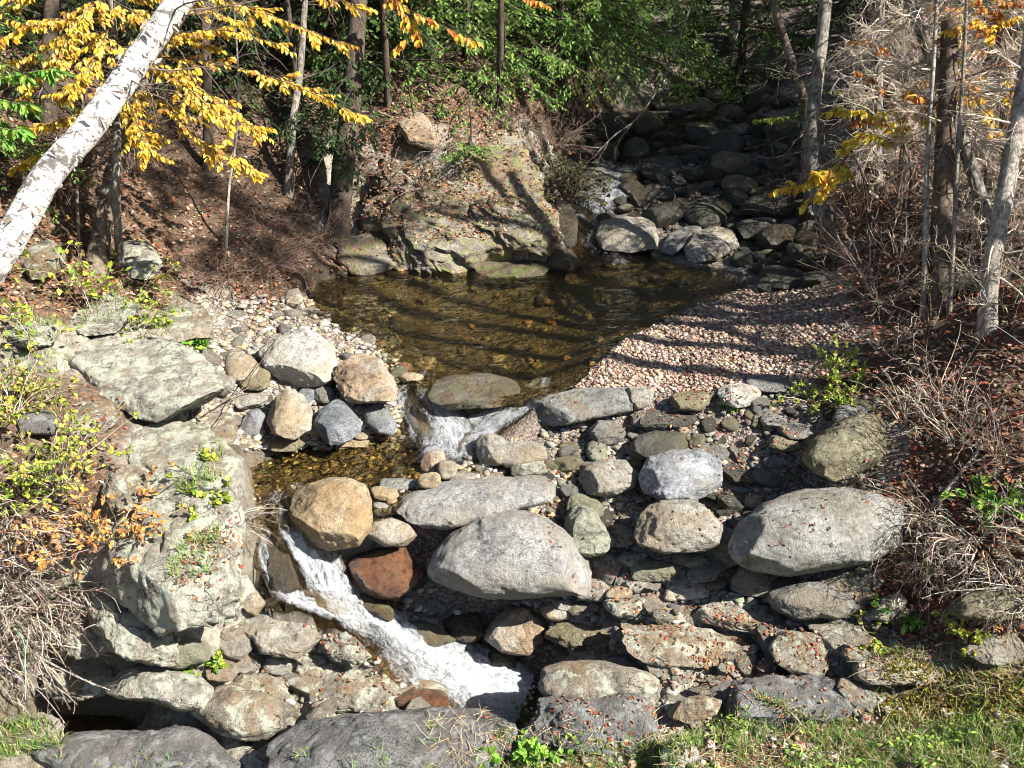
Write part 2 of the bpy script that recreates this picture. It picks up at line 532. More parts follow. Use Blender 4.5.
def leaf_mat(name, trans=.35, rough=.5, spec=.3):
    g = NT(name)
    c = g.n('ShaderNodeVertexColor', layer_name='col').outputs[0]
    b = g.bsdf(c, rough, None, spec)
    tr = g.n('ShaderNodeBsdfTranslucent', {'Color': c}).outputs[0]
    return g.out(g.n('ShaderNodeMixShader', {0: trans, 1: b, 2: tr}).outputs[0])


M['leaf'] = leaf_mat('leaf_surface')
M['needle'] = leaf_mat('needle_surface', .3, .6)
M['dry'] = leaf_mat('dry_leaf_surface', .1, .8, .15)


def vcol_mat(name, rough=.85, scale=40, bump=.6, dist=.01, spec=.2, wet=False):
    g = NT(name)
    c = g.n('ShaderNodeVertexColor', layer_name='col').outputs[0]
    tc = g.n('ShaderNodeTexCoord').outputs['Object']
    n = g.noise(tc, scale, 5, .65)
    c = g.mix(1.0, c, g.ramp(n, [(.3, .55), (.5, 1.0), (.72, 1.3)]), 'MULTIPLY')
    return g.out(g.bsdf(c, rough, g.bump(n, bump, dist), spec))


M['pebble'] = vcol_mat('pebble_surface', .75, 40)
M['twig'] = vcol_mat('twig_surface', .9, 60)


def bark_mat(name, c1, c2, scale=9, stretch=.22, bump=1.0, dist=.03, moss=None):
    g = NT(name)
    tc = g.n('ShaderNodeTexCoord').outputs['Object']
    v = g.n('ShaderNodeMapping', {'Vector': tc, 'Scale': (1, 1, stretch)}).outputs[0]
    n = g.noise(v, scale, 9, .7, .4)
    n2 = g.noise(tc, 2.5, 5)
    c = g.ramp(n, [(.35, c1), (.62, c2)])
    c = g.mix(.7, c, g.ramp(n2, [(.3, .6), (.65, 1.2)]), 'MULTIPLY')
    if moss:
        c = g.mix(g.ramp(g.noise(tc, 4, 8, .7), [(.52, 0.0), (.62, .8)]), c, moss)
    c = g.mix(.7, c, g.ramp(g.noise(tc, 22, 6, .7), [(.36, .45), (.55, 1.1)]), 'MULTIPLY')
    return g.out(g.bsdf(c, .9, g.bump(n, bump, dist), .15))


M['bark_dark'] = bark_mat('dark_hemlock_bark', (.035, .026, .02), (.11, .085, .065), 12)
M['bark_brown'] = bark_mat('brown_bark', (.04, .03, .022), (.24, .19, .14), 16, .2, 1, .05, (.20, .21, .17))
M['bark_grey'] = bark_mat('grey_bark', (.05, .042, .034), (.34, .30, .255), 18, .22, 1, .05, (.30, .31, .27))
M['bark_stump'] = bark_mat('stump_bark', (.06, .045, .033), (.17, .13, .095), 16, .2, 1, .03)
M['bark_pale'] = bark_mat('pale_bark', (.12, .10, .08), (.48, .44, .38), 16, .3, 1, .04)


def birch_mat():
    g = NT('white_birch_bark')
    tc = g.n('ShaderNodeTexCoord').outputs['UV']
    ob = g.n('ShaderNodeTexCoord').outputs['Object']
    v = g.n('ShaderNodeMapping', {'Vector': tc, 'Scale': (3.0, 26, 1)}).outputs[0]
    n = g.noise(v, 1.3, 6, .65, .5)
    c = g.mix(g.ramp(n, [(.53, 0.0), (.62, .9)]), (.60, .585, .56), (.13, .11, .10))
    n2 = g.noise(ob, 6, 9, .75, .6)
    c = g.mix(g.ramp(n2, [(.53, 0.0), (.58, .9)]), c, (.09, .075, .065))
    n3 = g.noise(ob, 1.3, 4)
    c = g.mix(g.ramp(n3, [(.52, 0.0), (.7, .55)]), c, (.40, .35, .30))
    n4 = g.noise(ob, 30, 5, .7)
    return g.out(g.bsdf(c, .65, g.bump(g.math('ADD', n2, n4), .8, .03), .3))


M['birch'] = birch_mat()


def ground_mat():
    g = NT('creek_ground')
    tc = g.n('ShaderNodeTexCoord').outputs['Object']
    z = g.n('ShaderNodeVertexColor', layer_name='col').outputs[0]
    sx = g.n('ShaderNodeSeparateColor', {0: z})
    zl, zg, zm = sx.outputs[0], sx.outputs[1], sx.outputs[2]
    n1 = g.noise(tc, 2.0, 8, .65); n2 = g.noise(tc, 18, 8, .7); n3 = g.noise(tc, 60, 4, .7)
    rock = g.ramp(n1, [(.36, (.14, .125, .10)), (.62, (.33, .30, .25))])
    rock = g.mix(1.0, rock, g.ramp(n2, [(.33, .32), (.5, 1.0), (.7, 1.2)]), 'MULTIPLY')
    rock = g.mix(g.ramp(g.noise(tc, 5, 9, .7), [(.53, 0.0), (.6, .7)]), rock, (.33, .35, .27))
    lit = g.ramp(n2, [(.3, (.025, .017, .012)), (.5, (.10, .066, .044)), (.68, (.21, .15, .105))])
    lit = g.mix(1.0, lit, g.ramp(n3, [(.3, .6), (.7, 1.35)]), 'MULTIPLY')
    vo = g.n('ShaderNodeTexVoronoi', {'Vector': tc, 'Scale': 34.0})
    vh = g.n('ShaderNodeSeparateColor', {0: vo.outputs[1]})
    grav = g.ramp(vh.outputs[0], [(0, (.16, .125, .10)), (.4, (.29, .235, .195)), (.75, (.37, .30, .25)), (1, (.46, .41, .35))])
    grav = g.mix(1.0, grav, g.ramp(vo.outputs[0], [(.1, 1.0), (.75, .4)]), 'MULTIPLY')
    moss = g.ramp(n2, [(.35, (.05, .04, .02)), (.5, (.13, .11, .055)), (.66, (.24, .20, .12))])
    c = g.mix(zl, rock, lit); c = g.mix(zg, c, grav); c = g.mix(zm, c, moss)
    al = g.n('ShaderNodeVertexColor', layer_name='wet').outputs[0]
    sw = g.n('ShaderNodeSeparateColor', {0: al})
    bedc = g.ramp(vh.outputs[1], [(0, (.10, .08, .035)), (.5, (.17, .135, .06)), (.85, (.22, .18, .09)), (1, (.30, .20, .09))])
    bedc = g.mix(1.0, bedc, g.ramp(n1, [(.35, .5), (.6, 1.15)]), 'MULTIPLY')
    c = g.mix(sw.outputs[0], c, bedc)
    c = g.mix(g.math('MULTIPLY', sw.outputs[1], .6), c, (.07, .055, .038))
    rough = g.math('SUBTRACT', .9, g.math('MULTIPLY', sw.outputs[1], .5))
    h = g.math('ADD', n2, g.math('MULTIPLY', n3, .35))
    h = g.math('SUBTRACT', h, g.math('MULTIPLY', g.math('MULTIPLY', zg, vo.outputs[0]), .8))
    return g.out(g.bsdf(c, rough, g.bump(h, .8, .04), .2))


M['ground'] = ground_mat()


def water_mat():
    """clear peat-brown stream water: mirror by Fresnel over a tinted see-through body"""
    g = NT('stream_water')
    tc = g.n('ShaderNodeTexCoord').outputs['Object']
    v = g.n('ShaderNodeMapping', {'Vector': tc, 'Scale': (1, 1.7, 1)}).outputs[0]
    n = g.math('ADD', g.noise(v, 3.5, 4, .6, .5), g.math('MULTIPLY', g.noise(v, 14, 3, .6, .3), .35))
    nb = g.bump(n, .9, .07)
    fr = g.n('ShaderNodeFresnel', {'IOR': 1.33, 'Normal': nb}).outputs[0]
    gl = g.n('ShaderNodeBsdfGlossy', {'Color': (1, 1, 1, 1), 'Roughness': .03, 'Normal': nb}).outputs[0]
    tr = g.n('ShaderNodeBsdfTransparent', {'Color': (.90, .83, .60, 1)}).outputs[0]
    return g.out(g.n('ShaderNodeMixShader', {0: fr, 1: tr, 2: gl}).outputs[0])


M['water'] = water_mat()


def rapid_mat(name, lo, hi, along=1.2, across=9):
    """running water: white aerated streaks over clear water, streaks follow the flow (UV)"""
    g = NT(name)
    uv = g.n('ShaderNodeTexCoord').outputs['UV']
    at = g.n('ShaderNodeVertexColor', layer_name='col').outputs[0]
    foam = g.n('ShaderNodeSeparateColor', {0: at}).outputs[0]
    v = g.n('ShaderNodeMapping', {'Vector': uv, 'Scale': (across, along, 1)}).outputs[0]
    n = g.noise(v, 2.2, 8, .68, .9)
    n2 = g.noise(v, 7, 6, .75, .8)
    n3 = g.noise(uv, 55, 4, .7, .3)
    f = g.math('ADD', g.math('ADD', g.math('MULTIPLY', n, .5), g.math('MULTIPLY', n2, .3)), g.math('MULTIPLY', n3, .2))
    f = g.math('ADD', f, g.math('SUBTRACT', foam, .5))
    f = g.ramp(f, [(lo, 0.0), (hi, 1.0)])
    nb = g.bump(g.math('ADD', n, g.math('ADD', g.math('MULTIPLY', n2, .5), g.math('MULTIPLY', n3, .5))), .8, .05)
    fr = g.n('ShaderNodeFresnel', {'IOR': 1.33, 'Normal': nb}).outputs[0]
    gl = g.n('ShaderNodeBsdfGlossy', {'Color': (1, 1, 1, 1), 'Roughness': .06, 'Normal': nb}).outputs[0]
    tr = g.n('ShaderNodeBsdfTransparent', {'Color': (.80, .68, .48, 1)}).outputs[0]
    clear = g.n('ShaderNodeMixShader', {0: fr, 1: tr, 2: gl}).outputs[0]
    fb = g.bsdf(g.ramp(n2, [(.3, (.24, .27, .30)), (.5, (.58, .61, .64)), (.65, (.72, .74, .76))]), .45, nb, .4)
    ft = g.n('ShaderNodeBsdfTranslucent', {'Color': (.8, .84, .88, 1), 'Normal': nb}).outputs[0]
    fm = g.n('ShaderNodeMixShader', {0: .3, 1: fb, 2: ft}).outputs[0]
    return g.out(g.n('ShaderNodeMixShader', {0: f, 1: clear, 2: fm}).outputs[0])


M['rapid'] = rapid_mat('rapid_water', .42, .68, 3.2, 7.5)
g = NT('foam'); M['foam'] = g.out(g.bsdf((.62, .65, .68), .4, None, .4))
# ------------------------------------------------------------------ terrain mesh
def axis(segs):
    out = []
    for a, b, s in segs:
        out.append(np.arange(a, b - 1e-6, s))
    return np.concatenate(out + [[segs[-1][1]]])


gx = axis([(-60, -20, 4), (-20, -9, .5), (-9, -6, .12), (-6, 6, .055), (6, 9, .1), (9, 20, .5), (20, 60, 4)])
gy = axis([(-20, 0, 2.5), (0, 4, .4), (4, 12, .05), (12, 19, .08), (19, 34, .25), (34, 70, 2)])
GX, GY = np.meshgrid(gx, gy)
XY = np.c_[GX.ravel(), GY.ravel()]
GZ = ground(XY)


def zone_weights(xy):
    """litter, gravel, moss weights from the class of the nearest survey points"""
    p3 = np.c_[xy, np.zeros(len(xy))]
    q = xy + .35 * np.c_[fbm(p3 * 1.3, 3, 41), fbm(p3 * 1.3, 3, 57)]
    w = np.zeros((len(xy), 4))
    ci = {'L': 0, 'G': 1, 'M': 2, 'R': 3}
    cls = np.array([ci[c] for c in TPC])
    for s in range(0, len(q), 20000):
        d = np.linalg.norm(q[s:s + 20000, None] - TPA[None, :, :2], axis=2)
        k = 1 / (d + .05) ** 4
        for c in range(4): w[s:s + 20000, c] = k[:, cls == c].sum(1)
    w /= w.sum(1, keepdims=True)
    w = w ** 2; w /= w.sum(1, keepdims=True)
    return w


def water_field(xy):
    """(inside water, wet margin)"""
    ins = np.zeros(len(xy)); mar = np.zeros(len(xy))
    for ch, dep in CHANS:
        w, hw = path_px(ch)
        d, v = dist_path(xy, w[:, :2], hw[:, None])
        ins = np.maximum(ins, sstep(.02, -.05, d - v[:, 0])); mar = np.maximum(mar, sstep(.28, .05, d - v[:, 0]))
    for poly in (POOL, POOL2, POOL3):
        d = sd_poly(xy, poly)
        ins = np.maximum(ins, sstep(.02, -.08, d)); mar = np.maximum(mar, sstep(.22, .03, d))
    return ins, mar


ZW = zone_weights(XY)
WI, WM = water_field(XY)
nx, ny = len(gx), len(gy)
idx = np.arange(nx * ny).reshape(ny, nx)
QD = np.stack([idx[:-1, :-1], idx[:-1, 1:], idx[1:, 1:], idx[1:, :-1]], -1).reshape(-1, 4)
# bedrock relief: stepped ledges
p3 = np.c_[XY, GZ]
sl = (XY[:, 0] * .55 + XY[:, 1] * .83) * 2.2 + 1.2 * fbm(p3 * .8, 3, 71)
saw = sl - np.floor(sl)
led = .13 * (sstep(0, .85, saw) - sstep(.85, 1, saw) - .4) + .06 * fbm(p3 * 3, 4, 77, .6) - .09 * np.clip(.16 - np.abs(fbm(p3 * np.array([1.7, 1.1, 1]), 3, 91)), 0, 1) / .16
dryk = 1 - np.maximum(WI, WM * .8)
GZ2 = GZ + .16 * fbm(p3 * 1.6, 5, 83, .6) * ZW[:, 3] * dryk * sstep(12, 14.5, XY[:, 1]) + led * ZW[:, 3] * dryk * np.clip(1.6 - XY[:, 1] / 20, .2, 1)
tb = MB(); tb.add(np.c_[XY, GZ2], quads=QD, col=ZW[:, :3])
terrain = tb.build('ground', M['ground'])
ca = terrain.data.color_attributes.new('wet', 'FLOAT_COLOR', 'POINT')
cc = np.zeros((len(XY), 4), np.float32); cc[:, 0] = WI; cc[:, 1] = WM; cc[:, 3] = 1
ca.data.foreach_set('color', cc.ravel())
terrain['kind'] = 'structure'

GZ2g = GZ2.reshape(ny, nx)


def gfast(x, y):
    """height of the built ground sheet (bilinear)"""
    x = np.atleast_1d(np.asarray(x, float)); y = np.atleast_1d(np.asarray(y, float))
    i = np.clip(np.searchsorted(gx, x) - 1, 0, nx - 2); j = np.clip(np.searchsorted(gy, y) - 1, 0, ny - 2)
    u = np.clip((x - gx[i]) / (gx[i + 1] - gx[i]), 0, 1); v = np.clip((y - gy[j]) / (gy[j + 1] - gy[j]), 0, 1)
    return (GZ2g[j, i] * (1 - u) * (1 - v) + GZ2g[j, i + 1] * u * (1 - v) + GZ2g[j + 1, i] * (1 - u) * v + GZ2g[j + 1, i + 1] * u * v)


def ray_ground(px, py):
    px = np.atleast_1d(np.asarray(px, float)); py = np.atleast_1d(np.asarray(py, float))
    d = ray(px, py); t = np.full(len(px), 3.5); done = np.zeros(len(px), bool)
    for _ in range(420):
        p = CAM + d * t[:, None]
        done |= p[:, 2] < gfast(p[:, 0], p[:, 1])
        t = np.where(done, t, t * 1.008)
        if done.all(): break
    a, b = t / 1.008, t
    for _ in range(7):
        m = (a + b) / 2; p = CAM + d * m[:, None]
        bl = p[:, 2] < gfast(p[:, 0], p[:, 1])
        b = np.where(bl, m, b); a = np.where(bl, a, m)
    return CAM + d * b[:, None]


# ------------------------------------------------------------------ water
def poly_water(name, P, z, mat, step=.08, amp=.006, seed=0):
    lo = P.min(0) - .5; hi = P.max(0) + .5
    xs = np.arange(lo[0], hi[0], step); ys = np.arange(lo[1], hi[1], step)
    X, Y = np.meshgrid(xs, ys); q = np.c_[X.ravel(), Y.ravel()]
    d = sd_poly(q, P)
    p3 = np.c_[q * np.array([1, 1.6]), np.zeros(len(q))]
    zz = z + amp * fbm(p3 * 3.2, 3, seed) + amp * .5 * fbm(p3 * 9, 2, seed + 5)
    i = np.arange(len(q)).reshape(X.shape)
    Q = np.stack([i[:-1, :-1], i[:-1, 1:], i[1:, 1:], i[1:, :-1]], -1).reshape(-1, 4)
    keep = (d[Q] < .30).all(1)
    used = np.unique(Q[keep]); mp = np.full(len(q), -1); mp[used] = np.arange(len(used))
    mb = MB(); mb.add(np.c_[q, zz][used], quads=mp[Q[keep]])
    o = mb.build(name, mat); o['kind'] = 'structure'
    return o


poly_water('pool_water', POOL, 0.0, M['water'], .07, .008, 3)
poly_water('lower_pool_water', POOL2, -.38, M['water'], .05, .008, 13)
poly_water('dark_pool_water', POOL3, -2.0, M['water'], .05, .02, 23)


def ribbon(name, ch, mat, foam, ds=.03, na=28, amp=.05, lift=.02, seed=0, freq=6, wide=1.0):
    w, hw = path_px(ch)
    s = np.r_[0, np.cumsum(np.linalg.norm(np.diff(w, axis=0), axis=1))]
    n = max(8, int(s[-1] / ds)); t = np.linspace(0, s[-1], n)
    # smooth the centre line
    tt = np.linspace(0, s[-1], n)
    C = np.stack([np.interp(tt, s, w[:, k]) for k in range(3)], 1); H = np.interp(tt, s, hw) * wide
    Fm = np.interp(tt / s[-1], np.linspace(0, 1, len(foam)), foam)
    for _ in range(10):
        C[1:-1] = (C[:-2] + 2 * C[1:-1] + C[2:]) / 4
    T = np.gradient(C, axis=0); T[:, 2] = 0; T = nrm(T); N = np.c_[-T[:, 1], T[:, 0], np.zeros(n)]
    a = np.linspace(-1, 1, na)
    P = C[:, None] + N[:, None] * (a[None, :, None] * H[:, None, None])
    uvv = np.stack([np.broadcast_to((a[None] * H[:, None]), (n, na)), np.broadcast_to(tt[:, None], (n, na))], -1)
    q = P.reshape(-1, 3); q3 = np.c_[uvv[..., 0].ravel() * freq * 1.6, uvv[..., 1].ravel() * freq * .55, np.zeros(n * na)]
    steep = np.clip(-np.gradient(C[:, 2]) / (ds + 1e-6), 0, 1)
    amp_s = np.repeat(amp * (0.35 + steep), na)
    dz = amp_s * (fbm(q3, 3, seed, .5) + .35 * np.abs(fbm(q3 * 2.3, 3, seed + 7)) + .22 * fbm(q3 * np.array([3.5, 9, 1]), 3, seed + 11))
    edge = np.tile(1 - np.abs(a) ** 4, n)
    q = q.copy(); q[:, 2] += lift + dz * edge - .05 * (1 - edge)
    fcol = np.repeat(Fm, na) * (.45 + .55 * np.tile(1 - np.abs(a) ** 3, n)) + .12 * fbm(q3 * .5, 2, seed + 3)
    i = np.arange(n * na).reshape(n, na)
    Q = np.stack([i[:-1, :-1], i[1:, :-1], i[1:, 1:], i[:-1, 1:]], -1).reshape(-1, 4)
    mb = MB(); mb.add(q, quads=Q, col=np.repeat(fcol[:, None], 3, 1))
    o = mb.build(name, mat); o['kind'] = 'structure'
    uv = o.data.uv_layers.new(name='UVMap')
    li = np.empty(len(o.data.loops), np.int32); o.data.loops.foreach_get('vertex_index', li)
    uv.data.foreach_set('uv', uvv.reshape(-1, 2)[li].ravel().astype(np.float32))
    return o


ribbon('upper_creek_water', CH_UP, M['rapid'], [.40, .46, .56, .44, .28, .26, .28, .26], .05, 44, .05, .0, 1, 5)
ribbon('chute_water', CH_A, M['rapid'], [.40, .60, .54, .64, .58, .30], .02, 26, .05, .015, 2, 7)
ribbon('side_chute_water', CH_B, M['rapid'], [.40, .68, .54, .60, .48, .28], .02, 26, .05, .015, 4, 7)
ribbon('left_chute_water', CH_C, M['rapid'], [.42, .60, .54, .58, .30], .016, 22, .05, .018, 14, 9)
ribbon('cascade_water', CH_F, M['rapid'], [.40, .54, .64, .61, .63, .66, .72], .014, 64, .10, .06, 6, 9, 1.28)
ribbon('side_cascade_water', CH_F2, M['rapid'], [.34, .48, .58, .64, .66], .014, 30, .07, .07, 8, 10, 1.1)
# ------------------------------------------------------------------ boulders
def make_rock(poly, mat, name='boulder', strata_n=(.3, -.35, .9), strata_f=5, tilt=.5, thick=.85, e=.8, facets=5, cut=.8, rough=.05, sub=5, embed=.22, seed=0, dD=0.0, base=None, strata=0.0):
    """a stone whose outline seen from the survey point follows poly; it has its own distance, depth and volume.
    poly is a list of (px,py) or a 4-tuple box."""
    rg = np.random.default_rng(seed + 1000)
    if len(poly) == 4 and not hasattr(poly[0], '__len__'):
        x0, y0, x1, y1 = poly
        th = np.linspace(0, 2 * np.pi, 25)[:-1]
        p = 2.6
        r = 1 / (np.abs(np.cos(th)) ** p + np.abs(np.sin(th)) ** p) ** (1 / p)
        r = r * (1 + .07 * np.sin(2 * th + rg.uniform(0, 6)) + .06 * np.sin(3 * th + rg.uniform(0, 6)))
        P = np.c_[np.cos(th) * r, np.sin(th) * r]
        P = (P - P.min(0)) / (P.max(0) - P.min(0))
        P = np.array([x0, y0]) + P * np.array([x1 - x0, y1 - y0])
    else:
        P = np.array(poly, float)
    c = (P.min(0) + P.max(0)) / 2
    if c[1] > 555 and tilt >= .7 and c[0] > 240 and embed < .4 and mat not in ('mossy', 'rust', 'cream'):
        facets = max(facets, 12); cut = min(cut, .66); strata = max(strata, .14); rough = max(rough, .07)
        embed = max(embed, .42) if base is None else embed
    elif facets >= 3: facets += 3; cut -= .03
    if max(P.max(0) - P.min(0)) > 48: sub = 6
    # radial outline function
    Pd = np.concatenate([P[i] + (P[(i + 1) % len(P)] - P[i]) * np.linspace(0, 1, 24)[:-1, None] for i in range(len(P))]) - c
    an = np.arctan2(-Pd[:, 1], Pd[:, 0]); rr = np.hypot(*Pd.T)
    o = np.argsort(an); an, rr = an[o], rr[o]
    A = np.linspace(-np.pi, np.pi, 181)
    rad = np.interp(A, an, rr, period=2 * np.pi)
    ker = np.array([1, 2, 3, 2, 1]) / 9
    rad = np.convolve(np.r_[rad[-4:-1], rad, rad[1:4]], ker, 'same')[3:-3]
    V, F = ico(sub)
    th = np.arctan2(V[:, 1], V[:, 0]); cz = np.clip(V[:, 2], -1, 1)
    rho = np.sqrt(np.maximum(0, 1 - cz ** 2)) ** e
    zc = np.sign(cz) * np.abs(cz) ** e
    Rt = np.interp(th, A, rad)
    meanR = rad.mean()
    dep = PITCH + math.atan((c[1] - 384) / FPX)
    lx = Rt * rho * np.cos(th); ly = Rt * rho * np.sin(th)
    hpx = (P[:, 1].max() - P[:, 1].min()) / 2; wpx = (P[:, 0].max() - P[:, 0].min()) / 2
    Tpx = thick * math.sqrt(hpx * wpx)

    def shape(D):
        dd = (-zc * Tpx + tilt * ly / math.tan(dep)) * D / FPX
        w = at_depth(c[0] + lx, c[1] - ly, D + dd)
        ctr = at_depth(c[0], c[1], D)
        X = w - ctr
        s = meanR * D / FPX
        if facets:
            for k in range(facets):
                n = rdir(1, rg_f[k])[0]
                h = (X @ n).max() * rg_f[k].uniform(cut, .97)
                X = X - np.outer(np.maximum(0, X @ n - h) * .97, n)
        Nn = nrm(X)
        q = X / s + seed * 3.1
        d = fbm(q * 1.4, 4, seed % 97, .55) * 1.0 + .32 * fbm(q * 6, 3, (seed + 9) % 97) + .22 * np.abs(fbm(q * 3.1, 3, (seed + 19) % 97)) + (.12 * fbm(q * 17, 2, (seed + 29) % 97) if sub > 5 else 0)
        if strata:
            sv = (X @ nrm(np.array(strata_n))) / s * strata_f + 1.5 * fbm(q * 1.2, 2, 5)
            sv = sv + 1.3 * fbm(q * 2.6, 3, (seed + 41) % 97); fr = sv - np.floor(sv); am = sstep(-.35, .35, fbm(q * 1.3, 2, (seed + 53) % 97)); d = d + strata * 1.5 * am * (sstep(0, .82, fr) - sstep(.82, 1, fr) - .4)
        X = X + Nn * (d * rough * 2 * s)[:, None]
        # hold the outline box
        pxx, pyy, _ = proj(X + ctr)
        kx = (P[:, 0].max() - P[:, 0].min()) / (pxx.max() - pxx.min()); ky = (P[:, 1].max() - P[:, 1].min()) / (pyy.max() - pyy.min())
        a = X @ RIGHT; b = X @ UP; f = X @ FWD
        X = np.outer(a * kx, RIGHT) + np.outer(b * ky, UP) + np.outer(f, FWD)
        pxx, pyy, _ = proj(X + ctr)
        X = X + RIGHT * ((P[:, 0].max() + P[:, 0].min()) / 2 - (pxx.max() + pxx.min()) / 2) * D / FPX - UP * ((P[:, 1].max() + P[:, 1].min()) / 2 - (pyy.max() + pyy.min()) / 2) * D / FPX
        return ctr, X

    rg_f = [np.random.default_rng(seed * 31 + k) for k in range(facets)]
    D = None
    rg_state = None
    guess = (ray_ground(c[0], c[1])[0] - CAM) @ FWD
    for it in range(3):
        rg_f = [np.random.default_rng(seed * 31 + k) for k in range(facets)]
        ctr, X = shape(guess)
        zmin, zmax = X[:, 2].min(), X[:, 2].max()
        ts = np.linspace(guess * .55, guess * 1.25, 500)
        pts = CAM + ray(c[0], c[1])[None] * ts[:, None]
        g = gfast(pts[:, 0], pts[:, 1]) if base is None else np.full(len(ts), base)
        k = ts / guess
        f = pts[:, 2] + zmin * k - g + embed * (zmax - zmin) * k
        neg = np.where(f < 0)[0]
        guess = ts[neg[0]] if len(neg) else guess
    rg_f = [np.random.default_rng(seed * 31 + k) for k in range(facets)]
    ctr, X = shape(guess + dD)
    mb = MB(); mb.add(X, tris=F)
    ob = mb.build(name, M[mat] if isinstance(mat, str) else mat)
    ob.location = ctr
    ROCKS.append((ctr, np.abs(X).max(0)))
    return ob


ROCKS = []
_rs = [100]


def rock(poly, mat, label, cat='boulder', name=None, group=None, **kw):
    _rs[0] += 7
    kw.setdefault('seed', _rs[0])
    o = make_rock(poly, mat, name or cat.replace(' ', '_'), **kw)
    tag(o, label, cat, group)
    return o


# --- left bank by the pool
rock([(258, 352), (272, 334), (290, 326), (302, 328), (318, 340), (340, 358), (335, 372), (318, 386), (290, 388), (268, 380)], 'white',
     'big pale angular boulder, whitest and tallest on the left gravel bank', facets=8, cut=.72, thick=.8, rough=.06)
rock([(332, 374), (340, 360), (360, 353), (384, 357), (396, 372), (398, 390), (388, 403), (366, 404), (344, 396)], 'tan',
     'rough brown knobbly boulder at the pool edge beside the big white one', facets=9, cut=.75, rough=.09, strata=.12, dD=-.1)
rock([(266, 420), (276, 398), (288, 389), (302, 394), (313, 412), (311, 430), (294, 440), (274, 434)], 'cream',
     'cream smooth blocky boulder in front of the big white boulder', facets=5, cut=.78, rough=.035, dD=-.15)
rock([(311, 428), (318, 410), (334, 399), (350, 399), (362, 413), (360, 430), (348, 438), (330, 446), (314, 442)], 'blue',
     'blue-grey faceted boulder right of the cream blocky one', facets=9, cut=.72, rough=.04, dD=-.1)
rock([(362, 405), (374, 402), (388, 408), (397, 424), (394, 436), (378, 434), (366, 424)], 'blue', 'smooth grey oval boulder leaning by the pool inlet', facets=2, rough=.03)
rock((224, 351, 260, 382), 'cream', 'speckled cream egg-shaped cobble left of the big white boulder', 'cobble', facets=2, rough=.03)
rock((238, 367, 271, 391), 'olive', 'olive-brown rounded cobble under the speckled cream egg-shaped one', 'cobble', facets=3, rough=.04)
rock([(238, 432), (248, 414), (262, 408), (266, 418), (258, 436), (244, 438)], 'blue', 'bluish slanted slab left of the cream blocky boulder', 'stone', facets=6, cut=.7)
rock((333, 433, 371, 450), 'ochre', 'flat orange stone at the water under the blue-grey boulder', 'stone', tilt=.8, thick=.5, embed=.3)
rock((351, 428, 371, 440), 'cream', 'small pale slab lying above the flat orange stone', 'stone', tilt=.8, thick=.5, dD=-.05)
rock((371, 431, 388, 443), 'rust', 'small brown stone right of the flat orange stone', 'stone')
rock((297, 387, 315, 402), 'blue', 'small blue stone between the white and cream boulders', 'stone', facets=4)
rock((312, 385, 334, 404), 'grey', 'grey angular stone between the white and brown boulders', 'stone', facets=7, cut=.7)
rock((348, 393, 367, 405), 'green', 'small greenish white stone tucked under the brown knobbly boulder', 'stone', facets=6, cut=.72)
rock([(284, 298), (288, 290), (298, 288), (304, 298), (303, 307), (288, 308)], 'cream', 'lone cream block at the far left edge of the pool', 'stone', facets=6, cut=.72)
rock([(258, 436), (272, 430), (292, 436), (305, 444), (300, 452), (272, 452)], 'olive', 'olive-grey flat stone awash below the cream blocky boulder', 'stone', tilt=.8, thick=.5)
rock((232, 388, 272, 410), 'pale', 'pale slab behind the bluish slanted slab', 'slab', tilt=.9, thick=.45, facets=6)
rock((206, 372, 236, 396), 'pale', 'pale angular rock right of the big lichened slab', 'stone', facets=7, cut=.7, tilt=.7)
for k, (b, m, l) in enumerate([((412, 356, 437, 373), 'ochre', 'orange stone half awash at the near pool outlet'), ((396, 362, 413, 374), 'rust', 'dark red-brown stone awash left of the orange one'),
                               ((398, 372, 424, 382), 'ochre', 'flat orange stone just under the water of the left chute'), ((488, 364, 507, 374), 'ochre', 'orange stone sitting alone in the middle of the pool outlet'),
                               ((490, 354, 506, 363), 'ochre', 'faint orange stone deeper in the pool'), ((400, 400, 418, 412), 'rust', 'brown stone in the white water of the left chute'),
                               ((412, 416, 428, 430), 'olive', 'tan stone lower in the white water of the left chute')]):
    rock(b, m, l, 'stone', embed=.35, tilt=.6)
for k, (b, m) in enumerate([((366, 326, 382, 334), 'grey'), ((376, 333, 398, 345), 'grey'), ((378, 328, 390, 335), 'olive'), ((360, 334, 376, 346), 'grey'), ((388, 338, 400, 349), 'blue')]):
    rock(b, m, ['small grey cobble farthest out in the pool margin', 'flat grey cobble lying at the pool margin', 'small olive cobble at the pool margin', 'rounded grey cobble nearest the brown boulder', 'grey-blue cobble half in the pool'][k], 'cobble')
# --- in the chutes
rock([(428, 398), (436, 382), (456, 374), (490, 373), (515, 380), (526, 394), (520, 404), (490, 408), (450, 410)], 'chute',
     'dark wet rounded boulder splitting the two chutes', tilt=.75, thick=.5, embed=.3, facets=3)
rock([(460, 432), (470, 428), (505, 430), (520, 440), (500, 444), (470, 442)], 'wet', 'low dark rock under the right chute', 'stone', tilt=.8, thick=.4)
rock([(524, 404), (545, 394), (590, 387), (632, 386), (650, 392), (646, 405), (620, 412), (585, 420), (550, 426), (536, 420)], 'grey',
     'long flat grey boulder pointing into the pool outlet', tilt=.7, thick=.5, facets=6, cut=.78, strata=.06)
rock((624, 386, 654, 410), 'pale', 'pale block butting the right end of the long flat grey boulder', facets=7, cut=.7)
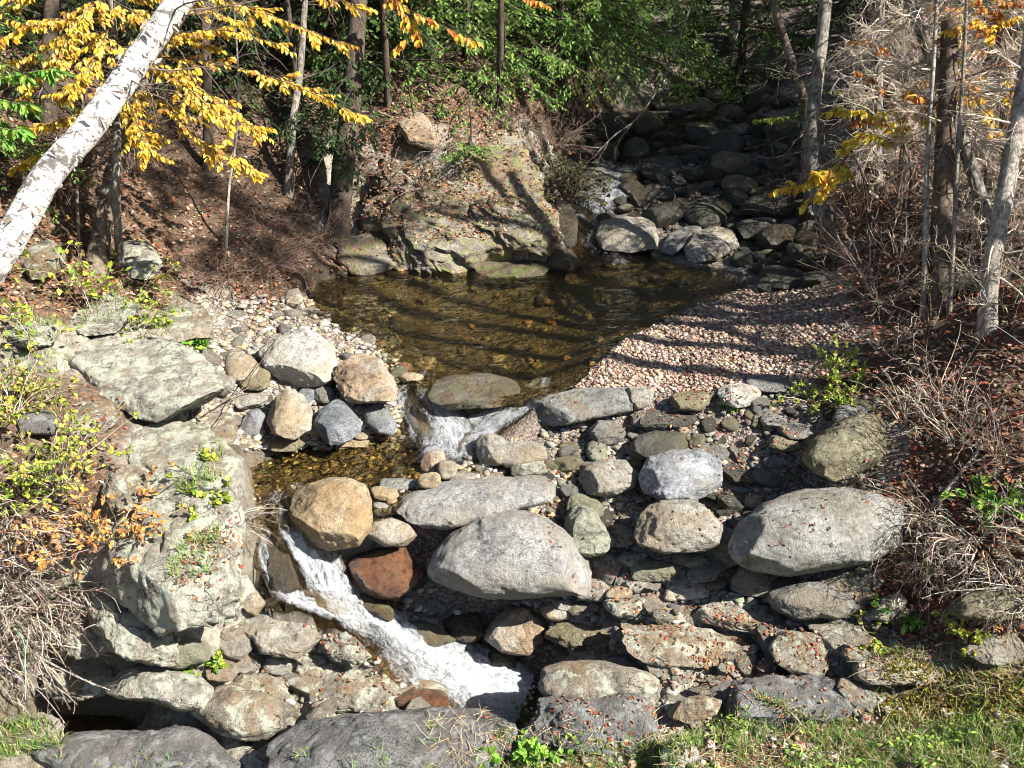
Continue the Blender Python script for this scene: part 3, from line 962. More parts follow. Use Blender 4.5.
# --- middle
rock([(289, 510), (291, 492), (306, 484), (328, 478), (350, 477), (366, 484), (373, 505), (371, 530), (358, 546), (330, 551), (306, 544), (292, 528)], 'ochre',
     'big ochre-yellow squarish boulder above the cascade', facets=6, cut=.8, rough=.04, e=.65, embed=.12, dD=-.1)
rock([(365, 535), (372, 521), (390, 517), (410, 523), (417, 536), (410, 546), (385, 547)], 'tan', 'pinkish tan boulder right of the ochre boulder', facets=4, rough=.03, dD=-.25)
rock([(347, 568), (358, 554), (378, 547), (402, 546), (408, 560), (424, 575), (418, 592), (395, 601), (366, 592)], 'rust',
     'wet rust-red boulder beside the top of the cascade', facets=7, cut=.75, dD=-.1)
rock((400, 566, 428, 590), 'wet', 'dark wet stone wedged behind the rust-red boulder', 'stone')
rock([(393, 514), (402, 498), (440, 484), (490, 477), (535, 475), (556, 484), (550, 500), (520, 508), (490, 518), (450, 530), (415, 526)], 'granite',
     'long flat grey boulder lying behind the biggest boulder', tilt=.75, thick=.5, facets=6, cut=.8, dD=-.1)
rock([(427, 576), (434, 552), (452, 530), (480, 514), (508, 507), (535, 512), (560, 528), (580, 550), (592, 574), (588, 594), (560, 596), (520, 600), (470, 598), (436, 594)], 'granite',
     'biggest grey granite boulder with speckled domed top, in the centre', tilt=.45, thick=.8, facets=4, cut=.82, rough=.035, sub=6, embed=.1, dD=-.25)
rock((476, 433, 513, 466), 'pale', 'pale squarish boulder, left of a matching pair', facets=6, cut=.75)
rock((497, 441, 547, 469), 'pale', 'pale low boulder, right of a matching pair', facets=5, cut=.75, dD=-.08)
rock((509, 458, 547, 477), 'green', 'greenish rounded stone in front of the pale pair', 'stone', dD=-.1)
rock((420, 449, 446, 476), 'tan', 'pinkish cobble beside the second pool', 'cobble', facets=3, rough=.03)
rock((437, 460, 458, 480), 'cream', 'cream cobble leaning on the pinkish cobble', 'cobble', facets=2, rough=.03, dD=-.05)
rock((417, 472, 441, 490), 'ochre', 'smooth yellow egg cobble below the pinkish cobble', 'cobble', facets=1, rough=.02, dD=-.1)
rock((448, 472, 478, 488), 'pale', 'pale flat cobble right of the yellow egg cobble', 'cobble', tilt=.7, thick=.6)
rock((370, 486, 399, 501), 'ochre', 'orange-brown flat cobble right of the ochre boulder', 'cobble', tilt=.7)
rock((372, 502, 392, 516), 'granite', 'small grey speckled cobble right of the ochre boulder', 'cobble')
rock((378, 478, 418, 492), 'grey', 'grey flat stone at the lip of the second pool', 'stone', tilt=.85, thick=.45)
rock((386, 497, 398, 507), 'ochre', 'small orange cobble behind the grey speckled one', 'cobble')
rock([(562, 545), (566, 520), (576, 504), (592, 510), (604, 528), (616, 545), (610, 556), (590, 558), (572, 556)], 'green',
     'greenish tapered boulder right of the biggest boulder', facets=6, cut=.75, dD=-.1)
rock((566, 492, 604, 520), 'green', 'greenish pale block above the tapered boulder', facets=6, cut=.72)
rock([(578, 478), (584, 466), (604, 458), (628, 460), (640, 475), (636, 488), (615, 497), (588, 495)], 'pale', 'grey-white rounded boulder left of the silver one', facets=3, cut=.8)
rock([(638, 476), (648, 458), (670, 449), (700, 450), (718, 462), (723, 482), (712, 497), (690, 503), (660, 502), (644, 492)], 'silver',
     'silvery blue-white boulder sitting behind a round grey one', facets=6, cut=.76, embed=.1)
rock([(634, 528), (642, 510), (662, 500), (690, 499), (712, 507), (724, 528), (722, 546), (700, 554), (664, 553), (640, 546)], 'pale',
     'round grey-green boulder in front of the silvery one', facets=4, cut=.78, embed=.12, dD=-.25)
rock([(728, 548), (736, 526), (760, 506), (800, 492), (850, 487), (884, 494), (905, 515), (900, 545), (870, 562), (820, 570), (786, 577), (750, 572), (734, 562)], 'stripe',
     'large smooth pale striped boulder below the right bank brush', facets=4, cut=.84, rough=.03, sub=6, embed=.15)
rock([(802, 460), (812, 440), (836, 424), (862, 412), (884, 420), (890, 445), (880, 464), (852, 476), (836, 482), (816, 474)], 'olive',
     'rounded dark olive boulder at the foot of the right bank', facets=5, cut=.8, dD=-.1)
rock((832, 404, 870, 428), 'grey', 'grey stone leaning on top of the dark olive boulder', 'stone', facets=6)
rock([(625, 450), (634, 438), (656, 430), (686, 432), (690, 446), (670, 456), (640, 460)], 'creek', 'dark grey slabby boulder behind the silvery one', facets=5, tilt=.6)
rock((586, 420, 626, 445), 'grey', 'grey blocky boulder under the long flat boulder', facets=6, cut=.75)
rock((586, 440, 608, 464), 'green', 'small grey-green stone left of the grey blocky boulder', 'stone')
rock((630, 410, 656, 428), 'grey', 'egg-shaped grey stone under the pale block', 'stone', facets=2)
rock([(670, 402), (674, 392), (700, 390), (713, 396), (712, 408), (698, 412), (678, 410)], 'olive', 'tan-grey block at the near edge of the gravel bar', 'stone', facets=6, cut=.72)
rock((717, 383, 762, 408), 'white', 'whitish crumbly rock at the near edge of the gravel bar', 'stone', facets=8, tilt=.7, rough=.09)
rock((746, 374, 793, 393), 'grey', 'dark flat stone on the gravel bar', 'stone', tilt=.8, thick=.45)
rock((640, 408, 700, 428), 'creek', 'dark layered slab below the tan-grey block', 'slab', tilt=.9, thick=.4, strata=.1)
rock((775, 421, 820, 440), 'grey', 'grey lens-shaped stone left of the dark olive boulder', 'stone', tilt=.75, thick=.5)
rock((766, 434, 806, 452), 'olive', 'olive stone under the lens-shaped one', 'stone')
rock((762, 454, 796, 468), 'blue', 'dark slaty flat stone on leaf litter', 'stone', tilt=.85, thick=.4, facets=7, cut=.7)
rock((728, 484, 760, 494), 'blue', 'thin blue-grey slate by the large striped boulder', 'stone', tilt=.9, thick=.4)
rock((716, 490, 748, 512), 'creek', 'brown-grey block between the round and striped boulders', 'stone', facets=6)
rock((740, 494, 764, 510), 'pale', 'small pale stone at the upper left of the striped boulder', 'stone')
rock((718, 462, 770, 484), 'creek', 'flat ridged slab right of the silvery boulder', 'slab', tilt=.9, thick=.4, strata=.1)
rock((690, 440, 730, 462), 'grey', 'broken grey slab right of the dark slabby boulder', 'slab', tilt=.85, thick=.45, facets=7)
rock((612, 526, 636, 548), 'grey', 'grey chunk between the tapered and round boulders', 'stone', facets=6)
rock((760, 412, 792, 428), 'grey', 'grey rock in shade under the green plants', 'stone', tilt=.7)
rock((724, 528, 745, 552), 'grey', 'grey stone wedged between the round and striped boulders', 'stone')
# --- lower right
rock([(766, 598), (778, 586), (800, 579), (830, 584), (856, 598), (860, 610), (840, 620), (800, 621), (776, 612)], 'grey', 'grey mossy-edged boulder below the striped boulder', facets=5, tilt=.6)
rock((764, 576, 800, 600), 'creek', 'dark leaf-strewn rock behind the mossy-edged boulder', 'rock', tilt=.6)
rock([(806, 636), (816, 624), (850, 620), (880, 632), (905, 640), (890, 656), (850, 662), (820, 660)], 'ledge', 'lichened ledge block right of the leafy puddle', 'rock', tilt=.75, thick=.55)
rock([(868, 618), (880, 600), (898, 590), (908, 600), (900, 616), (886, 624)], 'green', 'leaning greenish wedge of stone in the brush shade', 'stone', tilt=.6)
rock((893, 609, 920, 628), 'creek', 'small round dark stone right of the greenish wedge', 'stone')
rock([(945, 610), (960, 595), (990, 589), (1030, 592), (1034, 618), (1000, 622), (960, 620)], 'olive', 'olive boulder under the grass at the right edge', tilt=.6)
rock([(966, 652), (980, 638), (1010, 634), (1034, 640), (1034, 664), (990, 666)], 'pale', 'pale flat rock at the lower right edge', 'rock', tilt=.8, thick=.45)
rock([(850, 668), (870, 650), (920, 648), (980, 662), (985, 678), (940, 686), (880, 684)], 'ledge', 'long pale ledge strewn with leaves, lower right', 'ledge', tilt=.9, thick=.4)
rock([(690, 606), (700, 596), (740, 596), (770, 612), (784, 626), (760, 634), (715, 622)], 'ledge', 'slanted pale slab in the middle of the lower bed', 'slab', tilt=.85, thick=.5)
rock([(620, 640), (630, 626), (680, 622), (740, 632), (756, 652), (720, 668), (670, 668), (630, 660)], 'ledge', 'broad flat bedrock slab strewn with red leaves', 'slab', tilt=.95, thick=.45, strata=.08)
rock([(602, 604), (614, 597), (640, 598), (652, 607), (640, 618), (612, 620)], 'lichen', 'lichened wedge stone in front of the biggest boulder', 'stone', facets=7, cut=.72, tilt=.6)
rock((605, 586, 634, 600), 'cream', 'smooth pale cobble behind the lichened wedge stone', 'cobble', tilt=.6)
rock((664, 588, 680, 602), 'cream', 'little cream cobble among slabs', 'cobble')
rock((664, 582, 710, 600), 'white', 'whitish flat slab behind the little cream cobble', 'slab', tilt=.85, thick=.45)
rock((640, 592, 676, 612), 'pale', 'pale rounded slab left of the little cream cobble', 'slab', tilt=.8, thick=.5)
rock((572, 578, 614, 602), 'pale', 'pale broken block against the biggest boulder', 'stone', facets=8, cut=.68)
rock((630, 560, 680, 582), 'green', 'green-tinged broken ledge under the round grey-green boulder', 'rock', tilt=.8, facets=7, cut=.72)
rock((672, 552, 710, 570), 'green', 'flat green-tinged stone under the round grey-green boulder', 'stone', tilt=.8, facets=6)
rock((660, 574, 704, 590), 'grey', 'grey slab between green-tinged ledge and whitish slab', 'slab', tilt=.9, thick=.4)
rock((616, 550, 648, 568), 'green', 'flat stone right of the greenish tapered boulder', 'stone', tilt=.8)
rock((620, 572, 656, 594), 'pale', 'cracked pale slab above the smooth pale cobble', 'slab', tilt=.8, facets=7)
rock((552, 598, 580, 612), 'white', 'whitish chip in the shade edge of the biggest boulder', 'stone', tilt=.7)
rock((540, 600, 576, 622), 'tan', 'tan rock below the right end of the biggest boulder', 'rock', facets=6)
rock([(484, 640), (490, 620), (510, 606), (530, 606), (546, 622), (544, 642), (528, 656), (500, 654)], 'tan', 'brown split block in the hollow below the biggest boulder', 'rock', facets=7, cut=.74, dD=-.15)
rock([(442, 622), (450, 612), (478, 612), (486, 634), (470, 644), (450, 640)], 'wet', 'dark wet rock in the shadow under the biggest boulder', 'rock', facets=6)
rock([(484, 652), (500, 644), (520, 652), (516, 668), (492, 668)], 'wet', 'dark rock at the foot of the brown split block', 'rock', facets=6)
rock([(544, 636), (560, 622), (600, 618), (620, 628), (610, 646), (570, 652)], 'olive', 'flat brown rock ringed by fallen leaves', 'rock', tilt=.9, thick=.45)
rock([(538, 690), (544, 668), (566, 660), (600, 660), (640, 672), (660, 690), (640, 704), (590, 712), (556, 706)], 'ledge', 'tan rutted rock above the plunge of the cascade', 'rock', tilt=.6, facets=8, cut=.75, strata=.1)
rock([(655, 672), (668, 658), (690, 656), (704, 668), (694, 680), (668, 680)], 'lichen', 'lens-shaped lichened stone beside the leafy puddle', 'stone', tilt=.7)
# --- near ledges (dark granite)
DK = dict(tilt=1.0, thick=.5, e=.62, rough=.08, sub=6, embed=.45, facets=12, cut=.72, strata=.1)
rock([(256, 748), (262, 732), (300, 722), (360, 714), (430, 708), (500, 708), (518, 722), (512, 745), (500, 775), (440, 800), (330, 800), (262, 790)], 'dark', 'long dark granite ledge crossing the foreground centre', 'ledge', **DK)
rock([(520, 716), (530, 700), (560, 692), (610, 690), (650, 700), (664, 722), (650, 744), (600, 756), (550, 750), (528, 736)], 'dark', 'dark granite slab at the foot of the cascade', 'ledge', base=-1.27, **DK)
rock([(716, 706), (724, 690), (760, 680), (820, 672), (862, 674), (884, 694), (876, 718), (830, 728), (760, 732), (728, 722)], 'dark', 'dark speckled granite slab in the right foreground', 'ledge', base=-1.2, **DK)
rock([(24, 772), (40, 745), (90, 732), (160, 724), (210, 732), (244, 748), (240, 775), (160, 810), (60, 810)], 'dark', 'dark granite ledge in the left foreground corner', 'ledge', **DK)
rock([(-20, 740), (0, 716), (40, 712), (64, 722), (50, 740), (10, 752)], 'ledge', 'pale ledge tip beside the small dark pool', 'ledge', tilt=.9, thick=.5)
rock([(-30, 790), (-10, 756), (30, 748), (50, 764), (40, 790)], 'ledge', 'mossy pale rock in the lower left corner', 'ledge', tilt=.9, thick=.5)
rock([(670, 715), (680, 700), (700, 694), (722, 700), (716, 718), (690, 724)], 'ledge', 'tan rock wedged between the two right foreground slabs', 'rock', facets=8, cut=.7)
rock((660, 740, 700, 770), 'lichen', 'round lichened stone in the foreground grass', 'stone', tilt=.6)
# --- left bank ledges
LG = dict(tilt=.9, thick=.42, e=.64, rough=.075, sub=6, facets=15, cut=.68, strata=.22)
rock([(60, 372), (74, 350), (110, 340), (150, 335), (190, 350), (215, 372), (225, 400), (218, 418), (190, 424), (150, 416), (110, 404), (70, 392)], 'lichen', 'big pale lichened slab overhanging a dark gap, left bank', 'slab', embed=.2, **LG)
rock([(132, 322), (150, 304), (180, 292), (205, 308), (214, 330), (200, 342), (160, 338)], 'ledge', 'grey-brown ledge behind the big lichened slab', 'ledge', embed=.35, **LG)
rock([(60, 320), (80, 296), (120, 290), (142, 308), (138, 330), (90, 336)], 'lichen', 'mottled ledge behind yellow-green leaves, left bank', 'ledge', embed=.4, **LG)
rock([(100, 560), (112, 520), (140, 490), (180, 478), (212, 490), (240, 512), (248, 548), (240, 590), (226, 630), (190, 638), (150, 632), (116, 610)], 'lichen', 'large steep lichened bedrock face left of the cascade', 'ledge', embed=.45, tilt=.7, thick=.5, e=.66, rough=.055, sub=7, facets=22, cut=.66, strata=.4, strata_n=(.8, .1, .6), strata_f=4.5)
rock([(112, 452), (130, 430), (170, 420), (215, 430), (236, 452), (240, 480), (216, 494), (160, 484), (122, 472)], 'lichen', 'pale ledge between the big slab and the steep bedrock face', 'ledge', embed=.4, **LG)
rock([(210, 470), (226, 452), (244, 462), (246, 490), (236, 506), (220, 496)], 'pale', 'pale upright rock at the left end of the second pool', 'rock', facets=7)
rock([(143, 652), (152, 636), (190, 632), (212, 642), (204, 662), (176, 670), (150, 668)], 'green', 'grey-green block below the steep bedrock face', 'rock', facets=8, cut=.74)
rock([(105, 690), (116, 668), (150, 664), (200, 674), (214, 688), (206, 708), (180, 712), (150, 700), (120, 698)], 'lichen', 'pale lichened slab overhanging the dark pool', 'slab', facets=7, tilt=.6, dD=-.15)
rock([(190, 712), (200, 692), (224, 684), (258, 692), (284, 708), (276, 728), (250, 742), (216, 732)], 'ledge', 'brown undercut slab right of the lichened overhang', 'slab', facets=7, tilt=.6, dD=-.1)
rock([(240, 634), (250, 614), (276, 606), (306, 622), (322, 644), (312, 660), (276, 656), (252, 648)], 'pale', 'pale cracked bedrock block beside the middle of the cascade', 'rock', tilt=.8, thick=.5, facets=7)
rock([(238, 600), (246, 588), (258, 590), (266, 604), (256, 616), (242, 614)], 'cream', 'small cream block at the left edge of the cascade top', 'rock', facets=6)
rock([(276, 688), (290, 668), (330, 664), (380, 676), (440, 694), (450, 708), (400, 716), (330, 712), (290, 704)], 'ledge', 'broken tan bedrock shelf beside the lower cascade', 'ledge', tilt=.9, thick=.4, facets=9, strata=.1, rough=.09)
rock([(392, 700), (410, 688), (436, 690), (450, 704), (440, 714), (404, 714)], 'rust', 'wet brown rounded rock at the lower lip of the cascade', 'rock', tilt=.7)
rock((262, 652, 292, 676), 'pale', 'pale crumbling rock left of the tan bedrock shelf', 'rock', facets=8, cut=.7)
rock((226, 650, 262, 676), 'ledge', 'brown grassy rock above the undercut slab', 'rock', facets=8, cut=.7)
rock((292, 650, 330, 668), 'ledge', 'cracked tan slab under the pale bedrock block', 'slab', facets=7, tilt=.8)
rock([(340, 600), (350, 586), (376, 594), (396, 610), (392, 622), (366, 612)], 'chute', 'dark wet rock along the right side of the cascade', 'rock', tilt=.8)
rock([(396, 626), (410, 612), (440, 622), (456, 640), (440, 648), (414, 640)], 'chute', 'dark brown wet slab right of the middle cascade', 'slab', tilt=.8)
rock([(262, 545), (272, 520), (288, 528), (296, 556), (300, 586), (286, 596), (270, 580)], 'wet', 'dark wet rock dividing the top of the cascade', 'rock', tilt=.8, thick=.5)
rock([(16, 262), (26, 242), (52, 240), (66, 256), (62, 276), (30, 280)], 'ledge', 'pale square boulder under the birch trunk', facets=7, cut=.74)
rock([(114, 262), (124, 240), (146, 240), (164, 262), (150, 280), (124, 276)], 'lichen', 'lichened rock beside the base of the brown leaning trunk', 'rock', facets=7)
rock([(16, 425), (24, 412), (50, 410), (62, 424), (50, 436), (22, 434)], 'dark', 'dark low rock among leaves on the left bank', 'rock', tilt=.7)
# --- far creek
rock([(594, 236), (600, 220), (622, 214), (646, 218), (659, 234), (656, 250), (630, 253), (602, 250)], 'pale', 'sunlit pale boulder at the head of the pool', facets=4, cut=.8, embed=.2)
rock([(684, 252), (694, 234), (718, 226), (736, 232), (740, 246), (720, 260), (694, 263)], 'pale', 'pale boulder with one bright lit side, right of the pool head', facets=5, cut=.78, dD=-.1)
rock([(660, 252), (668, 236), (690, 226), (702, 230), (690, 246), (672, 256)], 'grey', 'long slanted pale grey wedge between two pale boulders', 'rock', facets=5)
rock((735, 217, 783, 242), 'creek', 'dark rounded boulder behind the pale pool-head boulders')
rock([(578, 184), (586, 168), (602, 164), (618, 172), (622, 186), (606, 192), (584, 192)], 'grey', 'half-lit boulder beside the little upper fall')
rock((760, 265, 806, 290), 'creek', 'dark flat boulder at the far edge of the gravel bar', tilt=.7)
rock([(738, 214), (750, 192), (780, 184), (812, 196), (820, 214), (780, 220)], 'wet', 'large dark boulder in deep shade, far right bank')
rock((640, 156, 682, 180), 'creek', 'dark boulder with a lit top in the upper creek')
rock((720, 238, 735, 250), 'white', 'tiny pale stone by the far pale boulders', 'stone')
rock((685, 122, 720, 142), 'olive', 'brownish boulder farthest up the creek', facets=6)
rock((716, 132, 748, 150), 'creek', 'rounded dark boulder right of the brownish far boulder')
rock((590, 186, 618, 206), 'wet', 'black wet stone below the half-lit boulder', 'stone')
rock([(600, 262), (612, 254), (640, 257), (645, 265), (615, 268)], 'ochre', 'submerged orange slab in front of the sunlit pool-head boulder', 'slab', tilt=.9, thick=.3, embed=.3)
for k, (b, l, m) in enumerate([
    ([(60, 640), (72, 612), (104, 604), (128, 626), (124, 652), (86, 660)], 'pale bedrock step left of the steep face, under dry stems', 'lichen'),
    ([(84, 628), (92, 590), (116, 574), (150, 604), (186, 634), (184, 662), (140, 668), (106, 654)], 'pale slanting ledge joining the steep bedrock face to the overhang below', 'lichen'),
    ([(40, 690), (56, 660), (96, 652), (122, 668), (116, 694), (74, 704)], 'shaded bedrock step above the dark pool', 'ledge'),
    ([(206, 640), (222, 622), (246, 626), (254, 648), (238, 662), (214, 658)], 'pale broken step right of the grey-green block', 'pale'),
    ([(218, 600), (226, 574), (244, 566), (256, 584), (252, 606), (232, 614)], 'pale rib of bedrock along the left edge of the cascade top', 'lichen'),
    ([(100, 500), (108, 474), (130, 462), (150, 478), (140, 504), (116, 514)], 'pale fractured step behind orange-leaved shrubs', 'ledge'),
    ([(60, 420), (76, 400), (112, 404), (122, 424), (104, 440), (74, 438)], 'broken pale rock under the left tip of the big slab', 'ledge'),
    ([(196, 424), (210, 410), (232, 416), (240, 436), (226, 448), (204, 444)], 'grey broken stone under the right tip of the big slab', 'ledge'),
    ([(160, 470), (180, 452), (220, 460), (228, 484), (200, 500), (168, 492)], 'fractured pale ledge above the steep bedrock face', 'lichen'),
    ([(0, 330), (10, 312), (44, 308), (62, 326), (50, 346), (12, 348)], 'pale ledge at the left edge among yellow leaves', 'lichen'),
    ([(286, 664), (300, 650), (330, 652), (350, 668), (336, 682), (300, 680)], 'tan fractured rock at the left bank of the middle cascade', 'ledge'),
    ([(318, 640), (330, 626), (352, 636), (372, 656), (356, 668), (330, 660)], 'wet tan shelf at the left waterline of the cascade', 'ledge'),
    ([(226, 690), (240, 672), (272, 676), (290, 692), (270, 706), (238, 704)], 'cracked brown step above the undercut slab', 'ledge')]):
    rock(b, m, l, 'ledge', tilt=.8, thick=.5, e=.66, rough=.1, facets=12, cut=.72, strata=.18, embed=.45)
# outcrop faces
OC = dict(tilt=.34, thick=.2, e=.6, rough=.12, sub=7, facets=18, cut=.78, strata=.36, strata_n=(.78, .1, .62), strata_f=5, embed=.58)
rock([(356, 262), (362, 220), (374, 170), (388, 128), (404, 104), (430, 100), (452, 128), (480, 152), (514, 168), (540, 196), (560, 230), (566, 262), (530, 272), (470, 276), (400, 278)], 'outcrop', 'mossy sloping outcrop of ridged rock and leaf litter on the far side of the pool', 'outcrop', **OC)
OC.update(thick=.45, sub=6, tilt=.35, embed=.45)
rock([(452, 186), (470, 170), (494, 166), (520, 178), (545, 205), (560, 236), (540, 256), (506, 246), (476, 220)], 'outcrop', 'broad sunlit smooth face of the outcrop under the green seedling', 'outcrop', **OC)
rock([(384, 252), (398, 230), (420, 224), (446, 240), (470, 262), (460, 276), (420, 278), (392, 270)], 'outcrop', 'lower left shoulder of the mossy outcrop at the waterline', 'outcrop', **OC)
rock([(336, 262), (344, 240), (366, 232), (388, 244), (398, 264), (380, 276), (350, 276)], 'outcrop', 'pale mossy rock under the big hemlock trunk', 'rock', tilt=.4, thick=.5, facets=9, embed=.35)
rock([(470, 270), (486, 254), (520, 258), (548, 262), (556, 272), (520, 280), (480, 280)], 'mossy', 'dark mossy shelf at the waterline of the outcrop', 'rock', tilt=.7, thick=.5, facets=8, embed=.4, rough=.1)
rock([(550, 236), (556, 206), (568, 200), (578, 222), (576, 246), (562, 252)], 'wet', 'dark wet rock beside the little upper fall', 'rock', facets=8)
rock([(544, 268), (552, 248), (570, 248), (582, 264), (566, 274)], 'wet', 'dark wet rock at the right foot of the outcrop', 'rock', facets=8)
rock([(398, 128), (410, 108), (424, 112), (440, 140), (432, 150), (410, 142)], 'tan', 'reddish bare rock patch high on the outcrop', 'rock', tilt=.3, thick=.4, facets=8, embed=.4)
# ------------------------------------------------------------------ loose stones, gravel and fallen leaves
def stone_mesh(name, mat, seed, sub=4, flat=.6, lo=.74):
    rg = np.random.default_rng(seed)
    V, F = ico(sub); X = V * np.array([1, rg.uniform(.65, .95), flat * rg.uniform(.75, 1.1)])
    for k in range(6 if lo > .7 else 11):
        n = rdir(1, rg)[0]; h = (X @ n).max() * rg.uniform(lo, .96); X = X - np.outer(np.maximum(0, X @ n - h) * .9, n)
    X = X + nrm(X) * (fbm(X * 1.6 + seed, 3, seed) * .1 + .03 * fbm(X * 6 + seed, 2, seed + 3))[:, None]
    mb = MB(); mb.add(X, tris=F)
    return mb.mesh(name, M[mat])


KINDS = {}
SLABS = {}
for mat in ('creek', 'grey', 'pale', 'wet', 'olive', 'cream', 'green'):
    KINDS[mat] = [stone_mesh('cobble', mat, 50 + k * 7 + len(mat) * 31, 4) for k in range(4)]
for mat in ('ledge', 'lichen', 'grey', 'pale', 'tan', 'olive'):
    SLABS[mat] = [stone_mesh('broken_stone', mat, 900 + k * 5 + len(mat) * 13, 5, .42, .55) for k in range(3)]
RXY = np.array([[c[0], c[1], max(r[0], r[1])] for c, r in ROCKS])


def scatter_cobbles(n, px_box, mats, sizes, label, group, rg, keep=None, sink=.25, name='cobble', cat='cobble', sep=.8, slab=False):
    made = 0; tries = 0; P = []
    while made < n and tries < n * 14:
        tries += 1
        px = rg.uniform(px_box[0], px_box[2]); py = rg.uniform(px_box[1], px_box[3])
        if keep is not None and not keep(px, py): continue
        p = ray_ground(px, py)[0]
        s = rg.uniform(0, 1) ** 1.8 * (sizes[1] - sizes[0]) + sizes[0]
        d = np.hypot(RXY[:, 0] - p[0], RXY[:, 1] - p[1])
        if (d < RXY[:, 2] * (.38 if slab else .6) + s * (.2 if slab else .35)).any(): continue
        if any(math.hypot(p[0] - q[0], p[1] - q[1]) < (s + q[2]) * sep for q in P): continue
        P.append((p[0], p[1], s))
        m = mats[rg.integers(len(mats))]; m = SLABS[m][rg.integers(3)] if slab else KINDS[m][rg.integers(4)]
        o = bpy.data.objects.new(name, m); COL.objects.link(o)
        o.location = (p[0], p[1], p[2] + s * .5 * (.55 - sink * 2)); o.rotation_euler = (rg.normal(0, .25), rg.normal(0, .25), rg.normal(.5, .45) if slab else rg.uniform(0, 6.28))
        o.scale = (s, s * rg.uniform(.85, 1.1), s * rg.uniform(.7, 1.1))
        tag(o, label, cat, group); made += 1


def inside(poly):
    P = np.array(poly, float)
    return lambda x, y: sd_poly(np.array([[x, y]]), P)[0] < 0


rg = np.random.default_rng(77)
UPC = [(568, 168), (600, 130), (650, 112), (700, 90), (790, 96), (815, 150), (830, 230), (815, 285), (770, 290), (735, 262), (660, 232), (600, 225), (585, 200)]
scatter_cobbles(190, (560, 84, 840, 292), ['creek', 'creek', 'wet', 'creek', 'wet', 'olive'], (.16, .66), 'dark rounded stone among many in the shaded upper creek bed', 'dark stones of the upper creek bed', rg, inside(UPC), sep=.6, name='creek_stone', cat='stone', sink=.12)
scatter_cobbles(14, (640, 240, 760, 285), ['pale', 'grey', 'cream'], (.06, .14), 'small pale cobble at the shore where the upper creek meets the pool', 'pale cobbles at the pool head', rg, sep=.9)
scatter_cobbles(70, (545, 405, 870, 600), ['creek', 'grey', 'grey', 'olive', 'pale'], (.07, .22), 'small grey-brown cobble filling the dry stony bed between the big boulders', 'small cobbles of the dry bed', rg, sep=.8)
scatter_cobbles(40, (195, 315, 420, 460), ['pale', 'cream', 'pale', 'grey', 'olive'], (.06, .16), 'small pale cobble on the left gravel bank around the white boulder', 'small cobbles of the left gravel bank', rg, sep=.8)
scatter_cobbles(26, (400, 440, 600, 520), ['pale', 'cream', 'olive', 'grey'], (.05, .13), 'small pale cobble beside the second pool and the long flat boulder', 'cobbles by the second pool', rg, sep=.85)
scatter_cobbles(150, (555, 552, 880, 700), ['ledge', 'lichen', 'pale', 'ledge', 'grey'], (.10, .42), 'broken pale stone on the lower bedrock near the biggest boulder', 'broken stones of the lower bed', rg, sep=.5, name='broken_stone', cat='stone', slab=True, sink=.18)
scatter_cobbles(60, (215, 600, 450, 715), ['ledge', 'pale', 'tan', 'lichen'], (.08, .26), 'broken tan stone on the shelf left of the cascade', 'broken stones left of the cascade', rg, lambda x, y: sd_poly(np.array([[x, y]]), np.array([(290, 545), (350, 570), (520, 680), (520, 720), (440, 712), (300, 620)], float))[0] > 8, sep=.6, name='broken_stone', cat='stone', slab=True)


def pebbles(mb, P, s, cols, rg, sub=1, flat=.6):
    V, F = ico(sub); N = len(P); nv = len(V)
    a = rg.uniform(0, 6.28, N); c, sn = np.cos(a), np.sin(a)
    J = V[None] * (1 + rg.normal(0, .16, (N, nv, 1))) * np.stack([np.ones(N), rg.uniform(.6, 1, N), rg.uniform(.5, 1.0, N) * flat], -1)[:, None]
    X = np.stack([J[..., 0] * c[:, None] - J[..., 1] * sn[:, None], J[..., 0] * sn[:, None] + J[..., 1] * c[:, None], J[..., 2]], -1) * s[:, None, None]
    X = X + P[:, None]
    Fi = (F[None] + np.arange(N)[:, None, None] * nv).reshape(-1, 3)
    mb.add(X.reshape(-1, 3), tris=Fi, col=np.repeat(cols, nv, 0))


def px_points(n, box, keep=None, rg=R):
    px = rg.uniform(box[0], box[2], n); py = rg.uniform(box[1], box[3], n)
    if keep is not None:
        d = sd_poly(np.c_[px, py], np.array(keep, float)); px, py = px[d < 0], py[d < 0]
    return ray_ground(px, py)


GRAVC = [(.33, .245, .19), (.36, .27, .215), (.28, .195, .15), (.40, .33, .27), (.20, .15, .115), (.34, .215, .155)]
CREEKC = [(.13, .12, .10), (.19, .18, .15), (.09, .08, .065), (.24, .22, .19), (.16, .13, .09)]
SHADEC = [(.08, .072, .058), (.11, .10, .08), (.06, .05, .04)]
PALEC = [(.29, .265, .22), (.22, .20, .165), (.36, .33, .285), (.17, .155, .13), (.27, .21, .135)]
mb = MB()
BAR = [(574, 388), (626, 336), (690, 304), (752, 286), (830, 290), (862, 320), (850, 360), (800, 385), (720, 392), (640, 392)]
P = px_points(20000, (560, 280, 870, 400), BAR, rg)
s = rg.uniform(0, 1, len(P)) ** 4 * .035 + .008; P[:, 2] += s * .2
pebbles(mb, P, s, pick(GRAVC, len(P), .18, rg), rg)
P = px_points(2600, (540, 395, 880, 620), None, rg); s = rg.uniform(0, 1, len(P)) ** 2 * .05 + .015; P[:, 2] += s * .2
pebbles(mb, P, s, pick(CREEKC, len(P), .2, rg), rg, 2)
P = px_points(6500, (190, 296, 400, 450), None, rg); s = rg.uniform(0, 1, len(P)) ** 3.5 * .05 + .011; P[:, 2] += s * .2
pebbles(mb, P, s, pick(PALEC, len(P), .15, rg), rg, 2)
P = px_points(700, (400, 440, 620, 520), None, rg); s = rg.uniform(.015, .05, len(P)); P[:, 2] += s * .2
